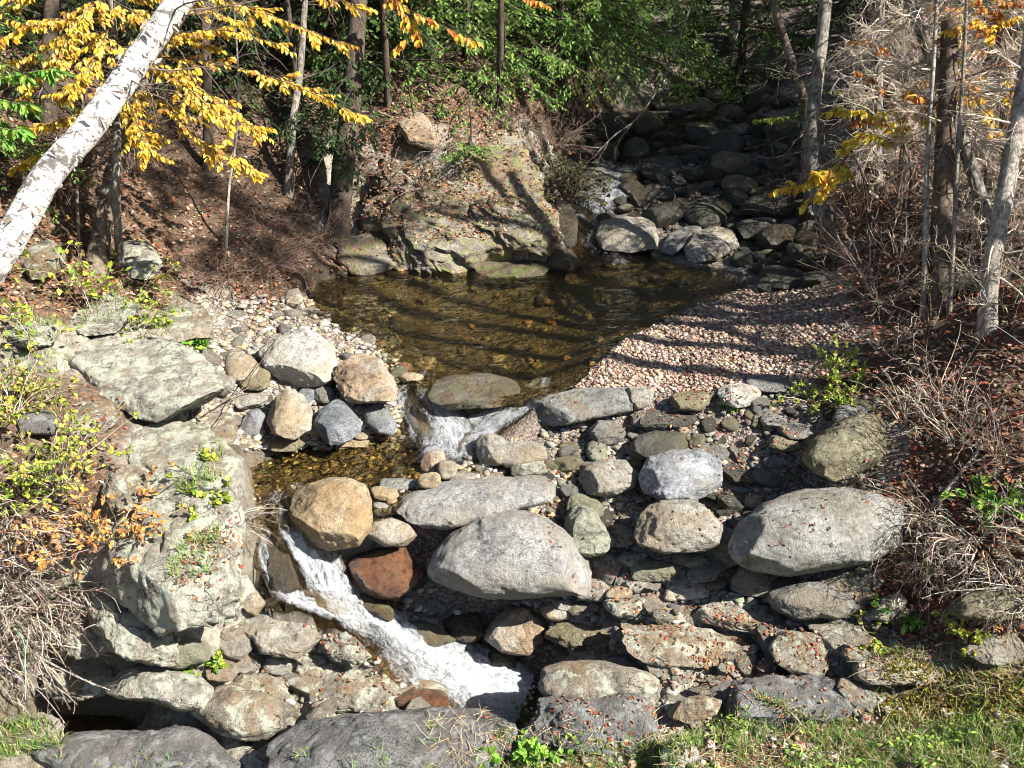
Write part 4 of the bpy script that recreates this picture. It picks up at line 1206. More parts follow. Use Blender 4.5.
pebbles(mb, P, s, pick(PALEC + [(.35, .24, .12)], len(P), .15, rg), rg, 2)
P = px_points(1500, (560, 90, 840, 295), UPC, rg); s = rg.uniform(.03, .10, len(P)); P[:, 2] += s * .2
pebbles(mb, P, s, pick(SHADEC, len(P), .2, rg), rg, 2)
P = px_points(1800, (220, 590, 900, 715), None, rg); P = P[water_field(P[:, :2])[0] < .1]; s = rg.uniform(0, 1, len(P)) ** 2 * .05 + .012; P[:, 2] += s * .2
pebbles(mb, P, s, pick(PALEC, len(P), .15, rg), rg, 2)
P = px_points(420, (310, 262, 740, 390), POOL_PX, rg); s = rg.uniform(0, 1, len(P)) ** 3 * .10 + .015; P[:, 2] += s * .1
pebbles(mb, P, s, pick([(.16, .115, .05), (.20, .14, .065), (.11, .085, .045), (.13, .10, .05), (.1, .085, .05), (.30, .17, .07)], len(P), .2, rg), rg, 2)
P = px_points(500, (245, 430, 480, 510), POOL2_PX, rg); s = rg.uniform(.015, .05, len(P)); P[:, 2] += s * .1
pebbles(mb, P, s, pick([(.22, .15, .07), (.3, .21, .1), (.14, .11, .06)], len(P), .2, rg), rg, 2)
P = px_points(420, (470, 715, 1040, 790), None, rg); s = rg.uniform(0, 1, len(P)) ** 2 * .05 + .012; P[:, 2] += s * .2
pebbles(mb, P, s, pick(PALEC, len(P), .15, rg), rg, 2)
gr = mb.build('gravel', M['pebble']); gr['kind'] = 'stuff'

# --- fallen leaves settle on whatever is under them: ground or stones
bpy.context.view_layer.update()
DG = bpy.context.evaluated_depsgraph_get()


def settle(P, zoff=6.0, bould=.1):
    pos, nor, ok = [], [], []
    for p in P:
        h, l, n, i, o, m = S.ray_cast(DG, Vector((p[0], p[1], p[2] + zoff)), Vector((0, 0, -1)))
        ok.append(bool(h) and 'water' not in o.name and n.z > .45 and (bool(o.get('kind')) or o.get('category') in ('slab', 'ledge', 'stone', 'outcrop') or R.uniform() < bould))
        pos.append(l[:] if h else p); nor.append(n[:] if h else (0, 0, 1))
    return np.array(pos)[ok], np.array(nor)[ok]


def litter(mb, P, nor, L, cols, rg, flatness=.45):
    n = len(P)
    nn = nrm(nor + rg.normal(0, flatness, (n, 3)))
    d = np.cross(nn, rdir(n, rg))
    s = rg.uniform(.7, 1.3, n) * L
    leaves(mb, P + nn * .004 + np.array([0, 0, .004]), d, nn, s, s * rg.uniform(.45, .8, n), cols, fold=rg.uniform(-.25, .3), bend=rg.uniform(-.3, .3))


LITC = [(.20, .105, .06), (.27, .155, .09), (.13, .065, .036), (.34, .22, .14), (.24, .085, .04), (.40, .29, .20), (.09, .05, .03)]
REDC = [(.23, .055, .03), (.28, .095, .045), (.17, .045, .03), (.32, .17, .085), (.22, .115, .07), (.12, .06, .04)]
mb = MB()


def add_litter(n, box, cls, cols, L, rg, keep=None, cast=False, flat=.45, thr=.35):
    P = px_points(n, box, keep, rg)
    w = zone_weights(P[:, :2]); ins, _ = water_field(P[:, :2])
    k = ins < .2
    if cls: k &= sum(w[:, 'LGMR'.index(c)] for c in cls) > rg.uniform(thr * .5, thr * 1.5, len(P))
    P = P[k]
    if cast: P, nor = settle(P)
    else: nor = np.tile([0, 0, 1.0], (len(P), 1))
    if len(P): litter(mb, P, nor, L, pick(cols, len(P), .2, rg), rg, flat)


add_litter(26000, (0, 0, 620, 310), 'L', LITC, .06, rg)
add_litter(6500, (340, 90, 570, 270), None, LITC, .05, rg, cast=True)
add_litter(18000, (800, 0, 1024, 640), 'L', LITC + REDC[:2], .06, rg)
add_litter(14000, (1024, 40, 1420, 860), None, LITC + REDC[:2], .06, rg)
add_litter(6000, (-300, 0, 0, 560), None, LITC, .06, rg)
add_litter(3400, (0, 250, 420, 560), 'L', LITC, .05, rg, cast=True)
add_litter(2600, (540, 395, 900, 690), None, REDC + LITC, .036, rg, cast=True)
add_litter(4200, (590, 285, 870, 395), 'G', REDC + LITC, .034, rg, BAR)
add_litter(500, (200, 590, 460, 715), None, REDC + LITC, .038, rg, cast=True)
add_litter(700, (700, 590, 1024, 720), None, REDC + LITC + [(.45, .30, .10)], .034, rg, cast=True)
add_litter(1800, (-250, 768, 1250, 1000), None, LITC + REDC[:2], .036, rg)
add_litter(1500, (480, 715, 1040, 800), None, LITC + REDC[:2], .036, rg, cast=True)
# drifts of red leaves caught between stones
for cx, cy, r, n in ((600, 655, 34, 110), (735, 645, 30, 70), (800, 612, 40, 100), (630, 520, 20, 60), (760, 470, 60, 160), (700, 415, 50, 120), (620, 590, 22, 70), (715, 560, 26, 60),
                     (930, 640, 50, 160), (560, 655, 25, 80), (262, 650, 22, 70), (600, 440, 26, 60), (560, 620, 18, 40), (900, 470, 30, 120), (890, 505, 26, 120), (700, 680, 30, 90)):
    a = rg.normal(0, .5, (n, 2)) * r * np.array([1.2, .6])
    P = ray_ground(cx + a[:, 0], cy + a[:, 1]); P, nor = settle(P)
    litter(mb, P, nor, .032, pick(REDC + LITC, len(P), .2, rg), rg, .6)
lt = mb.build('fallen_leaves', M['dry'], smooth=False); lt['kind'] = 'stuff'
# ------------------------------------------------------------------ trees and brush
def smooth_path(pts, n=24):
    p = np.array(pts, float); m = len(p)
    if m == 2: return p[0] + (p[1] - p[0]) * np.linspace(0, 1, n)[:, None]
    q = np.vstack([2 * p[0] - p[1], p, 2 * p[-1] - p[-2]])
    out = []
    for t in np.linspace(0, m - 1 - 1e-6, n):
        i = int(t); f = t - i; a, b, c, d = q[i:i + 4]
        out.append(.5 * (2 * b + (c - a) * f + (2 * a - 5 * b + 4 * c - d) * f * f + (3 * b - a - 3 * c + d) * f ** 3))
    return np.array(out)


def trunk_mesh(name, path, r0, r1, mat, parent, origin, sides=14, flare=.6, lump=.08, seed=0, dens=.06):
    L = np.linalg.norm(np.diff(path, axis=0), axis=1).sum()
    n = int(min(140, max(16, L / dens)))
    P = smooth_path(path, n)
    t = np.linspace(0, 1, n)
    r = r0 + (r1 - r0) * t
    r = r * (1 + flare * np.exp(-t * L / .22))
    mb = MB(); V = tubes(mb, P[None], r[None], sides)
    ctr = np.repeat(P, sides, 0)
    ds = fbm(V * np.array([6, 6, 2.2]) + seed, 3, seed % 90) * lump
    mb.v[0] = ctr + (V - ctr) * (1 + ds)[:, None]
    o = mb.build(name, mat, parent, origin=origin)
    uv = o.data.uv_layers.new(name='UVMap')
    li = np.empty(len(o.data.loops), np.int32); o.data.loops.foreach_get('vertex_index', li)
    s = (li % sides) / sides; s = np.abs(s * 2 - 1); k = (li // sides) / n * L * .5
    uv.data.foreach_set('uv', np.c_[s, k].ravel().astype(np.float32))
    return o, P, r


def PX(px, py, D):
    """point on the line of sight at horizontal distance-like depth D (metres along the view)"""
    return at_depth(np.array(px, float), np.array(py, float), np.array(D, float))


def gdepth(px, py):
    p = ray_ground(px, py)[0]; return p, (p - CAM) @ FWD


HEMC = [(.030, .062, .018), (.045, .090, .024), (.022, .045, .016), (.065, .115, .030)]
HEM_SUNLIT = [(.10, .20, .035), (.15, .28, .045), (.07, .14, .03), (.22, .34, .07)]  # hemlock green lightened to stand in for sun on the needles


def hem_sprays(wood, leaf, B, rb, cols, rg, nsec=20, nleaf=9, L=.10, W=.035, seclen=.42):
    """hemlock boughs: flat feathery side sprays along each bough"""
    tubes(wood, B, rb, 3, col=(.09, .07, .05))
    blen = np.linalg.norm(B[:, -1] - B[:, 0], axis=1)
    p, tg, t, par = along(B, nsec, .12, 1.0, rg)
    side = nrm(np.cross(tg, np.array([0, 0, 1.0]))) * rg.choice([-1, 1], len(p))[:, None]
    d = nrm(tg * .75 + side * .8 + rg.normal(0, .12, (len(p), 3)) + np.array([0, 0, -.15]))
    sl = blen[par] * seclen * (1.05 - t * .8) * rg.uniform(.5, 1.1, len(p)) + .06
    Sg = grow(p, d, sl, 4, .10, .12)
    rs = np.full((len(p), 4), .0035) * np.array([1, .8, .6, .3])
    tubes(wood, Sg, rs, 3, col=(.08, .06, .04))
    q, tq, tt, pp = along(Sg, nleaf, .08, 1.0, rg)
    sd = nrm(np.cross(tq, np.array([0, 0, 1.0]))) * rg.choice([-1, 1], len(q))[:, None]
    dl = nrm(tq * .9 + sd * .8 + rg.normal(0, .16, (len(q), 3)) + np.array([0, 0, -.12]))
    nn = nrm(np.array([0, 0, 1.0]) + rg.normal(0, .3, (len(q), 3)))
    leaves(leaf, q, dl, nn, L * rg.uniform(.6, 1.2, len(q)), W * rg.uniform(.7, 1.2, len(q)), pick(cols, len(q), .2, rg), .12, .12)


def hemlock_parts(H, low, nb, seed, cols, r0=.2, spread=.24, nsec=20, nleaf=8, L=.11, W=.04):
    rg = np.random.default_rng(seed)
    path = np.array([[0, 0, -.4], [rg.normal(0, .05), rg.normal(0, .05), H * .3], [rg.normal(0, .12), rg.normal(0, .12), H * .7], [0, 0, H]])
    tr, P, r = trunk_mesh('trunk', path, r0, .03, M['bark_dark'], None, (0, 0, 0), 10, .4, .1, seed, .15)
    z = low + (H - low - .2) * rg.uniform(0, 1, nb) ** 1.35
    a = rg.uniform(0, 6.28, nb)
    Lb = spread * H * (1 - (z - low) / (H - low)) ** .75 * rg.uniform(.7, 1.1, nb) + .35
    st = np.c_[np.interp(z, P[:, 2], P[:, 0]), np.interp(z, P[:, 2], P[:, 1]), z]
    B = grow(st, np.c_[np.cos(a), np.sin(a), rg.uniform(-.1, .25, nb)], Lb, 7, .07, .10, seed)
    wood, leaf = MB(), MB()
    hem_sprays(wood, leaf, B, np.linspace(.02, .004, 7)[None] * (Lb / 2.5)[:, None], cols, rg, nsec, nleaf, L, W)
    cr = leaf.build('crown', M['needle']); br = wood.build('branches', M['twig'])
    return tr, cr, br


def hemlock_proto(seed, **kw):
    e = empty('hemlock_tree', (0, 0, 0), 'x', 'tree')
    for o in hemlock_parts(seed=seed, **kw): o.parent = e
    return e


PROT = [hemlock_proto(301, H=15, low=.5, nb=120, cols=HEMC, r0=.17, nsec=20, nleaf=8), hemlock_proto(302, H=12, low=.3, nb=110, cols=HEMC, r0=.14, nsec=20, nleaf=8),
        hemlock_proto(303, H=9, low=.15, nb=95, cols=HEM_SUNLIT, r0=.1, spread=.27, nsec=22, nleaf=9, L=.10, W=.034), hemlock_proto(304, H=17, low=4.5, nb=100, cols=HEMC, r0=.22, nsec=18, nleaf=8, L=.13, W=.05)]
used = set()


def plant_hem(k, x, y, label, group=None, rz=0, s=1.0):
    o = PROT[k] if k not in used else copy_tree(PROT[k]); used.add(k)
    o.location = (x, y, float(gfast(x, y)[0])); o.rotation_euler.z = rz; o.scale = (s, s, s)
    tag(o, label, 'tree', group); return o


rg = np.random.default_rng(91)
# bright boughs over the far side of the pool and creek
plant_hem(2, -.9, 18.6, 'bright green young hemlock above the mossy outcrop, left of the creek', None, .4, .9)
plant_hem(2, 1.0, 20.2, 'green hemlock with low boughs at the bend of the upper creek', None, 2.1, 1.0)
plant_hem(2, .1, 22.5, 'tall hemlock behind the bright ones at the creek bend', None, 3.9, 1.25)
plant_hem(2, 2.6, 22.6, 'green hemlock closing the far end of the creek, left of the pale far trunk', None, .9, 1.1)
plant_hem(2, 5.6, 22.8, 'green hemlock closing the far end of the creek, right of the pale far trunk', None, 5.2, 1.15)
for k, x, y, s in ((1, -5.6, 17.2, .9), (1, -3.6, 18.2, .9), (0, -7.6, 16.4, .9), (1, -9.6, 17.5, 1), (2, -2.3, 17.6, .9), (1, -7.0, 19.5, 1), (1, -3.2, 20.5, 1), (0, -1.5, 24, 1), (1, -5.5, 23, 1), (0, -8, 25, 1.1), (1, -10.5, 22, 1), (0, -12.5, 18, 1), (1, -9.4, 15.2, .9), (0, -6.5, 27, 1), (1, -3.5, 28, 1.1), (0, 1.5, 29, 1), (1, 3.6, 31, 1.1), (0, 8.4, 29, 1.1), (1, 10.8, 25.5, 1.1),
                   (0, 6.5, 33, 1.1), (1, -1, 34, 1.1), (0, -15, 25, 1.2), (1, 13.5, 22, 1.2), (0, 11.5, 19.6, 1), (0, 12, 30, 1.2), (1, 5.0, 36, 1.2), (0, -11, 30, 1.2), (1, 15.5, 27, 1.2), (0, 0, 40, 1.3), (1, 9, 37, 1.3), (0, -6, 36, 1.3), (1, 8.6, 23.2, 1.0), (0, 3.0, 26.0, .9)):
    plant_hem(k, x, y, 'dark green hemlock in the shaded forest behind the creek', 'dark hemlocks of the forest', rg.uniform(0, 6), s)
# tall trees of the right bank, whose shade falls across the upper creek
for x, y, s in ((7.2, 15.7, .42), (8.3, 16.5, .5), (8.6, 15.4, .43), (9.6, 16.2, .54), (9.8, 17.4, .54), (11.0, 15.8, .58), (8.9, 18.2, .52), (7.4, 17.3, .43), (10.4, 18.8, .56)):
    plant_hem(3, x, y, 'hemlock of the right bank that shades the upper creek', 'hemlocks on the right bank', rg.uniform(0, 6), s)


def tree_at(name, label, cat, base, group=None):
    return empty(name, base, label, cat, group)


# --- white birch leaning across the upper left
b0 = np.array(PX(-120, 420, 8.6)); b0[2] = gfast(b0[0], b0[1])[0] - .2
path = [b0, PX(2, 252, 8.8), PX(46, 178, 8.9), PX(94, 122, 9.0), PX(140, 58, 9.1), PX(180, 0, 9.2), PX(262, -110, 9.5), PX(330, -230, 10)]
bt = tree_at('birch_tree', 'white birch with peeling bark leaning across the upper left corner', 'tree', b0)
o, bp, br_ = trunk_mesh('trunk', path, .155, .115, M['birch'], bt, b0, 22, .3, .11, 4, .04)
mb = MB()
i = rg.integers(20, len(bp) - 20, 110); sd_ = rdir(110, rg)
tgt = nrm(bp[i + 1] - bp[i]); sd_ = nrm(sd_ - tgt * (sd_ * tgt).sum(1, keepdims=True))
leaves(mb, bp[i] + sd_ * (br_[i] * .96)[:, None], nrm(np.cross(tgt, sd_) * rg.choice([-1, 1], 110)[:, None] * .8 + sd_ * .35 + rg.normal(0, .3, (110, 3))), sd_, rg.uniform(.04, .13, 110), rg.uniform(.03, .10, 110), pick([(.72, .70, .66), (.55, .47, .38), (.30, .24, .19), (.12, .10, .09)], 110, .1, rg), .3, .6)
mb.build('peeling_bark', M['dry'], bt, origin=b0)['kind'] = 'stuff'
mb = MB()
st, tg, t, _ = along(bp[None, 40:], 26, .2, 1, rg)
B = grow(st, np.c_[rg.uniform(-.2, 1, 26), rg.normal(0, .5, 26), rg.uniform(-.35, .5, 26)], rg.uniform(.7, 1.8, 26), 7, .18, .03)
tubes(mb, B, np.linspace(.012, .003, 7)[None].repeat(26, 0), 4, col=(.16, .12, .10))
p2, t2, _, _ = along(B, 7, .25, 1, rg)
B2 = grow(p2, t2 + rg.normal(0, .5, t2.shape), rg.uniform(.25, .8, len(p2)), 5, .2, .03)
tubes(mb, B2, np.linspace(.005, .0015, 5)[None].repeat(len(B2), 0), 3, col=(.18, .13, .11))
mb.build('branches', M['twig'], bt, origin=b0)


def simple_tree(name, label, pts, r0, r1, mat, nb=14, blen=(.4, 1.3), brange=(.25, 1), twigs=6, seed=0, flare=.6, col=(.16, .13, .10), group=None, grav=.03, sub=0, roots=0, lump=.1):
    rg = np.random.default_rng(seed)
    base = np.array(pts[0])
    e = tree_at(name, label, 'tree', base, group)
    o, P, r = trunk_mesh('trunk', pts, r0, r1, M[mat], e, base, 14, flare, lump, seed)
    if nb:
        st, tg, t, _ = along(P[None], nb, brange[0], brange[1], rg)
        d = rdir(nb, rg); d[:, 2] = d[:, 2] * .4 + .1
        B = grow(st, d, rg.uniform(*blen, nb), 7, .16, grav, seed)
        lots = nb > 20
        mb = MB()
        for k in (range(nb) if not lots else [slice(None)]):
            Bk = B[k][None] if not lots else B
            tubes(mb, Bk, np.linspace(1, .2, 7)[None].repeat(len(Bk), 0) * (r0 * .12 + .004), 4, col=pick([col], len(Bk), .2, rg).repeat(28, 0))
            if twigs:
                p2, t2, _, _ = along(Bk, twigs, .15, 1, rg)
                B2 = grow(p2, t2 + rg.normal(0, .6, t2.shape), rg.uniform(.12, .5, len(p2)) * blen[1] * .7, 5, .2, grav)
                tubes(mb, B2, np.linspace(1, .35, 5)[None] * np.full((len(B2), 1), .0045), 3, col=pick([col], len(B2), .25, rg).repeat(15, 0))
                if sub:
                    p3_, t3, _, _ = along(B2, sub, .15, 1, rg)
                    B3 = grow(p3_, t3 + rg.normal(0, .6, t3.shape), rg.uniform(.05, .22, len(p3_)), 4, .2, grav)
                    tubes(mb, B3, np.linspace(1, .5, 4)[None] * np.full((len(B3), 1), .0028), 3, col=pick([col], len(B3), .25, rg).repeat(12, 0))
            if not lots:
                mb.build('branch', M['twig'], e, origin=base); mb = MB()
        if lots: mb.build('crown', M['twig'], e, origin=base)
    if roots:
        mb = MB()
        a = rg.uniform(0, 6.28, roots)
        st = base + np.c_[np.cos(a), np.sin(a), np.full(roots, .8)] * r0 * .8
        Rr = grow(st, np.c_[np.cos(a), np.sin(a), np.full(roots, -.45)], rg.uniform(.4, .9, roots), 7, .15, .02)
        Rr[:, :, 2] = np.maximum(Rr[:, :, 2], gfast(Rr[..., 0].ravel(), Rr[..., 1].ravel()).reshape(Rr.shape[:2]) - .03)
        tubes(mb, Rr, np.linspace(r0 * .5, .015, 7)[None].repeat(roots, 0), 7)
        for k in range(roots): pass
        mb.build('roots', M[mat], e, origin=base)
    return e, P


def gp(px, py, sink=.15):
    p, D = gdepth(px, py); p = p.copy(); p[2] -= sink
    return p, D


p, D = gp(92, 262)
simple_tree('leaning_tree', 'brown-grey leaning trunk crossing behind the white birch', [p, PX(112, 180, D + .1), PX(136, 105, D + .2), PX(160, 55, D + .3), PX(215, -60, D + .6)], .115, .08, 'bark_brown', 16, (.4, 1.4), (.3, 1), 6, 11)
p, D = gp(336, 238)
big, bigP = simple_tree('hemlock_tree', 'big dark hemlock trunk left of the mossy outcrop', [p, PX(343, 170, D + .1), PX(352, 90, D + .2), PX(358, 0, D + .3), PX(366, -200, D + .6), PX(372, -420, D + 1)], .2, .12, 'bark_dark', 10, (.5, 1.4), (.2, 1), 5, 12, .8, roots=6)
wood = leaf = MB()
st, tg, t, _ = along(bigP[None], 26, .22, 1, rg)
a = rg.uniform(0, 6.28, 26); a[:10] = rg.uniform(3.4, 6.0, 10)
B = grow(st, np.c_[np.cos(a), np.sin(a), rg.uniform(-.3, .1, 26)], rg.uniform(.7, 1.9, 26), 7, .07, .10)
hem_sprays(wood, leaf, B, np.linspace(.016, .004, 7)[None].repeat(26, 0), HEMC, rg, 22, 9, .1, .035)
leaf.build('crown', M['needle'], big, origin=np.array(big.location))
p, D = gp(287, 196)
simple_tree('thin_tree', 'slim grey trunk left of the big dark hemlock', [p, PX(292, 130, D), PX(301, 60, D + .1), PX(308, -60, D + .2)], .075, .05, 'bark_grey', 8, (.3, .8), (.3, 1), 5, 13)
p, D = gp(206, 170)
simple_tree('thin_tree', 'short dark trunk behind the golden leaves', [p, PX(208, 120, D), PX(206, 60, D), PX(204, -60, D)], .09, .07, 'bark_dark', 8, (.3, .8), (.3, 1), 5, 14)
p, D = gp(224, 248)
simple_tree('sapling', 'thin pale sapling stem alone on the leaf-covered slope', [p, PX(229, 190, D), PX(237, 130, D), PX(238, 70, D), PX(232, -20, D)], .022, .012, 'bark_pale', 5, (.2, .6), (.5, 1), 4, 15, .3)
p, D = gp(78, 262)
simple_tree('sapling', 'brown sapling stem between the birch and the leaning trunk', [p, PX(77, 200, D), PX(80, 150, D), PX(86, 60, D)], .02, .014, 'bark_brown', 8, (.2, .6), (.3, 1), 4, 16, .3)
p, D = gp(735, 62)
simple_tree('pale_tree', 'pale trunk far up in the dark forest', [p, PX(733, 20, D), PX(738, -40, D), PX(745, -200, D)], .12, .09, 'bark_pale', 6, (.4, .9), (.3, 1), 5, 17)
for px, py, lab, rr in ((150, 92, 'dark trunk standing in the forest at the upper left', .13), (262, 95, 'dark slim trunk in the forest behind the golden leaves', .08), (430, 60, 'dark trunk behind the outcrop hemlocks', .10), (46, 130, 'dark trunk behind the green hemlock at the far left', .12)):
    p, D = gp(px, py)
    simple_tree('forest_tree', lab, [p, PX(px + 3, py - 70, D), PX(px + 8, py - 200, D + .3), PX(px + 10, py - 420, D + .6)], rr, rr * .7, 'bark_dark', 10, (.4, 1.2), (.2, 1), 5, px)
# --- right bank
p, D = gp(846, 254)
simple_tree('forked_tree', 'rough grey tree with swept root at the right end of the gravel bar', [p, PX(826, 228, D + .02), PX(814, 180, D), PX(812, 130, D), PX(818, 70, D + .1), PX(826, 0, D + .2), PX(838, -130, D + .4), PX(850, -320, D + .7)], .115, .08, 'bark_grey', 14, (.4, 1.2), (.3, 1), 6, 21, 1.1, roots=6)
p, D = gp(812, 216)
simple_tree('leaning_tree', 'dark shaded stem hugging the left of the rough grey tree', [p, PX(806, 160, D), PX(806, 110, D + .2), PX(796, 75, D + .3), PX(778, 20, D + .4), PX(765, -30, D + .5), PX(735, -130, D + .7)], .085, .06, 'bark_brown', 12, (.4, 1.1), (.45, 1), 5, 22)
p, D = gp(942, 312)
simple_tree('dead_tree', 'thick dark brown dead trunk on the right bank', [p, PX(941, 250, D), PX(944, 170, D), PX(948, 90, D + .1), PX(950, 20, D + .2)], .13, .10, 'bark_stump', 10, (.3, .9), (.2, 1), 8, 23, .35, roots=5)
for px0, px1, lab, r_, mt in ((925, 927, 'pale slim stem just left of the thick dead trunk', .035, 'bark_pale'), (951, 957, 'reddish slim stem just right of the thick dead trunk', .028, 'bark_grey')):
    p, D = gp(px0, 318)
    simple_tree('thin_tree', lab, [p, PX((px0 + px1) / 2, 230, D - .1), PX(px1, 165, D - .1), PX(px1 + 8, 40, D), PX(px1 + 12, -80, D + .2)], r_, r_ * .6, mt, 10, (.3, .8), (.4, 1), 6, px0)
SPR = (.46, .39, .31)
p, D = gp(998, 262)
simple_tree('dead_spruce', 'leaning dead spruce trunk bristling with grey twigs, upper right', [p, PX(985, 215, D), PX(962, 140, D), PX(940, 80, D + .1), PX(915, 15, D + .2), PX(885, -80, D + .4), PX(850, -210, D + .7)], .085, .06, 'bark_grey', 110, (.35, 1.25), (.12, .95), 9, 31, .4, SPR, grav=.06, sub=5)
p, D = gp(990, 330)
simple_tree('pale_tree', 'pale rough trunk at the right edge rising from red-brown brush', [p, PX(990, 280, D), PX(1002, 210, D), PX(1018, 120, D + .1), PX(1032, 30, D + .2), PX(1048, -120, D + .4), PX(1060, -300, D + .7)], .10, .075, 'bark_pale', 50, (.3, 1.0), (.15, .9), 7, 32, .5, SPR, grav=.05, sub=3)
p, D = gp(880, 190)
simple_tree('dead_spruce', 'bare grey-twigged dead spruce behind the rough grey tree', [p, PX(878, 120, D), PX(880, 40, D), PX(884, -100, D), PX(888, -260, D)], .07, .05, 'bark_grey', 130, (.4, 1.3), (.08, .9), 9, 33, .4, SPR, grav=.07, sub=5)
p, D = gp(1010, 190)
simple_tree('dead_spruce', 'dead spruce full of bare twigs at the upper right edge', [p, PX(1006, 110, D), PX(1000, 30, D), PX(998, -120, D), PX(1000, -260, D)], .09, .06, 'bark_stump', 120, (.4, 1.3), (.06, .9), 9, 34, .4, SPR, grav=.06, sub=5)
p, D = gp(945, 130)
simple_tree('dead_spruce', 'grey dead spruce deeper in the wood above the thick dead trunk', [p, PX(942, 60, D), PX(940, -20, D), PX(938, -180, D)], .08, .06, 'bark_grey', 110, (.4, 1.5), (.06, .9), 9, 35, .4, SPR, grav=.07, sub=5)


SHADE_HEM = hemlock_proto(305, H=18, low=10.5, nb=70, cols=HEMC, r0=.17, spread=.13, nsec=18, nleaf=7, L=.14, W=.055)  # out of view; high crown added to dapple the left slope with shade
for k, (x, y) in enumerate(((9.4, 8.5),)):
    o = SHADE_HEM if k == 0 else copy_tree(SHADE_HEM)
    o.location = (x, y, float(gfast(x, y)[0])); o.rotation_euler.z = k * 1.9
    tag(o, 'tall unseen hemlock, added on the right bank to shade the left slope', 'tree')
for k, (x, y) in enumerate(((6.7, 8.6), (7.5, 9.6), (7.2, 7.7), (9.0, 10.4))):  # trunks out of view, added to throw shadow stripes across the gravel bar
    z = float(gfast(x, y)[0])
    simple_tree('shadow_tree', 'slim unseen bare tree, added to cast shadow stripes on the gravel bar', [(x, y, z - .2), (x + .1, y, z + 3), (x - .1, y + .2, z + 6), (x, y, z + 8.5)], .13, .07, 'bark_brown', 6, (.4, 1.2), (.4, 1), 4, 60 + k, group='bare trees added for shadow stripes')
# --- fallen branches
def fallen(label, pts, r0, r1, mat='bark_pale', seed=1, nb=5, bl=(.15, .6), name='fallen_branch'):
    rg = np.random.default_rng(seed); pts = np.array(pts, float)
    n = 20; P = smooth_path(pts, n)
    base = P[0]
    mb = MB(); tubes(mb, P[None], np.linspace(r0, r1, n)[None] * (1 + .1 * rg.normal(0, 1, n))[None], 7)
    if nb:
        st, tg, t, _ = along(P[None], nb, .3, 1, rg)
        B = grow(st, tg + rg.normal(0, .6, tg.shape), rg.uniform(*bl, nb), 6, .2, .02)
        tubes(mb, B, np.linspace(r1 * .8, r1 * .25, 6)[None].repeat(nb, 0), 4)
        p2, t2, _, _ = along(B, 4, .2, 1, rg)
        B2 = grow(p2, t2 + rg.normal(0, .6, t2.shape), rg.uniform(.1, .35, len(p2)), 4, .2, .02)
        tubes(mb, B2, np.full((len(B2), 4), r1 * .25), 3)
    o = mb.build(name, M[mat], origin=base)
    return tag(o, label, 'branch')


def gl(px, py, up=0.0):
    p = ray_ground(px, py)[0].copy(); p[2] += up; return p


fallen('pale fallen branch standing out against dark brush on the right bank', [gl(930, 512, .05), PX(955, 480, gdepth(930, 512)[1] - .05), PX(992, 432, gdepth(930, 512)[1] + .1), PX(1010, 400, gdepth(930, 512)[1] + .3)], .022, .014, seed=41, nb=6)
fallen('thin bare branch arching down over the upper creek on the left', [PX(690, 8, 17.5), PX(668, 70, 17.2), PX(640, 115, 16.9), PX(615, 135, 16.6), PX(598, 152, 16.3)], .02, .008, seed=42, nb=8, bl=(.4, 1.2))
fallen('long thin pole fallen across the upper creek stones', [gl(688, 152, .12), PX(740, 150, gdepth(688, 152)[1] - .2), gl(800, 143, .2)], .025, .015, 'bark_brown', 43, 2)
fallen('pale bare limb spanning the dark far end of the creek', [gl(628, 125, .25), PX(690, 110, gdepth(628, 125)[1] + .3), gl(752, 106, .3), gl(770, 90, .4)], .03, .015, 'bark_grey', 44, 3)
fallen('pale log lying behind the thick dead trunk', [gl(865, 208, .25), PX(890, 205, gdepth(865, 208)[1]), PX(925, 203, gdepth(865, 208)[1] + .05)], .04, .035, seed=45, nb=2, name='fallen_log')
fallen('thin stick lying over the bluish slanted slab', [gl(205, 425, .12), gl(240, 410, .22), gl(270, 400, .25)], .008, .005, 'bark_brown', 46, 1)
fallen('bleached root tangle at the creek bend', [gl(560, 150, .2), gl(575, 148, .35), gl(598, 142, .3)], .03, .012, seed=47, nb=9, bl=(.2, .5), name='driftwood')
fallen('long brown stick leaning from the lower left brush to the white boulder', [gl(140, 520, .3), PX(180, 478, gdepth(140, 520)[1] + .2), gl(230, 430, .25), gl(300, 345, .45)], .009, .004, 'bark_brown', 48, 1)


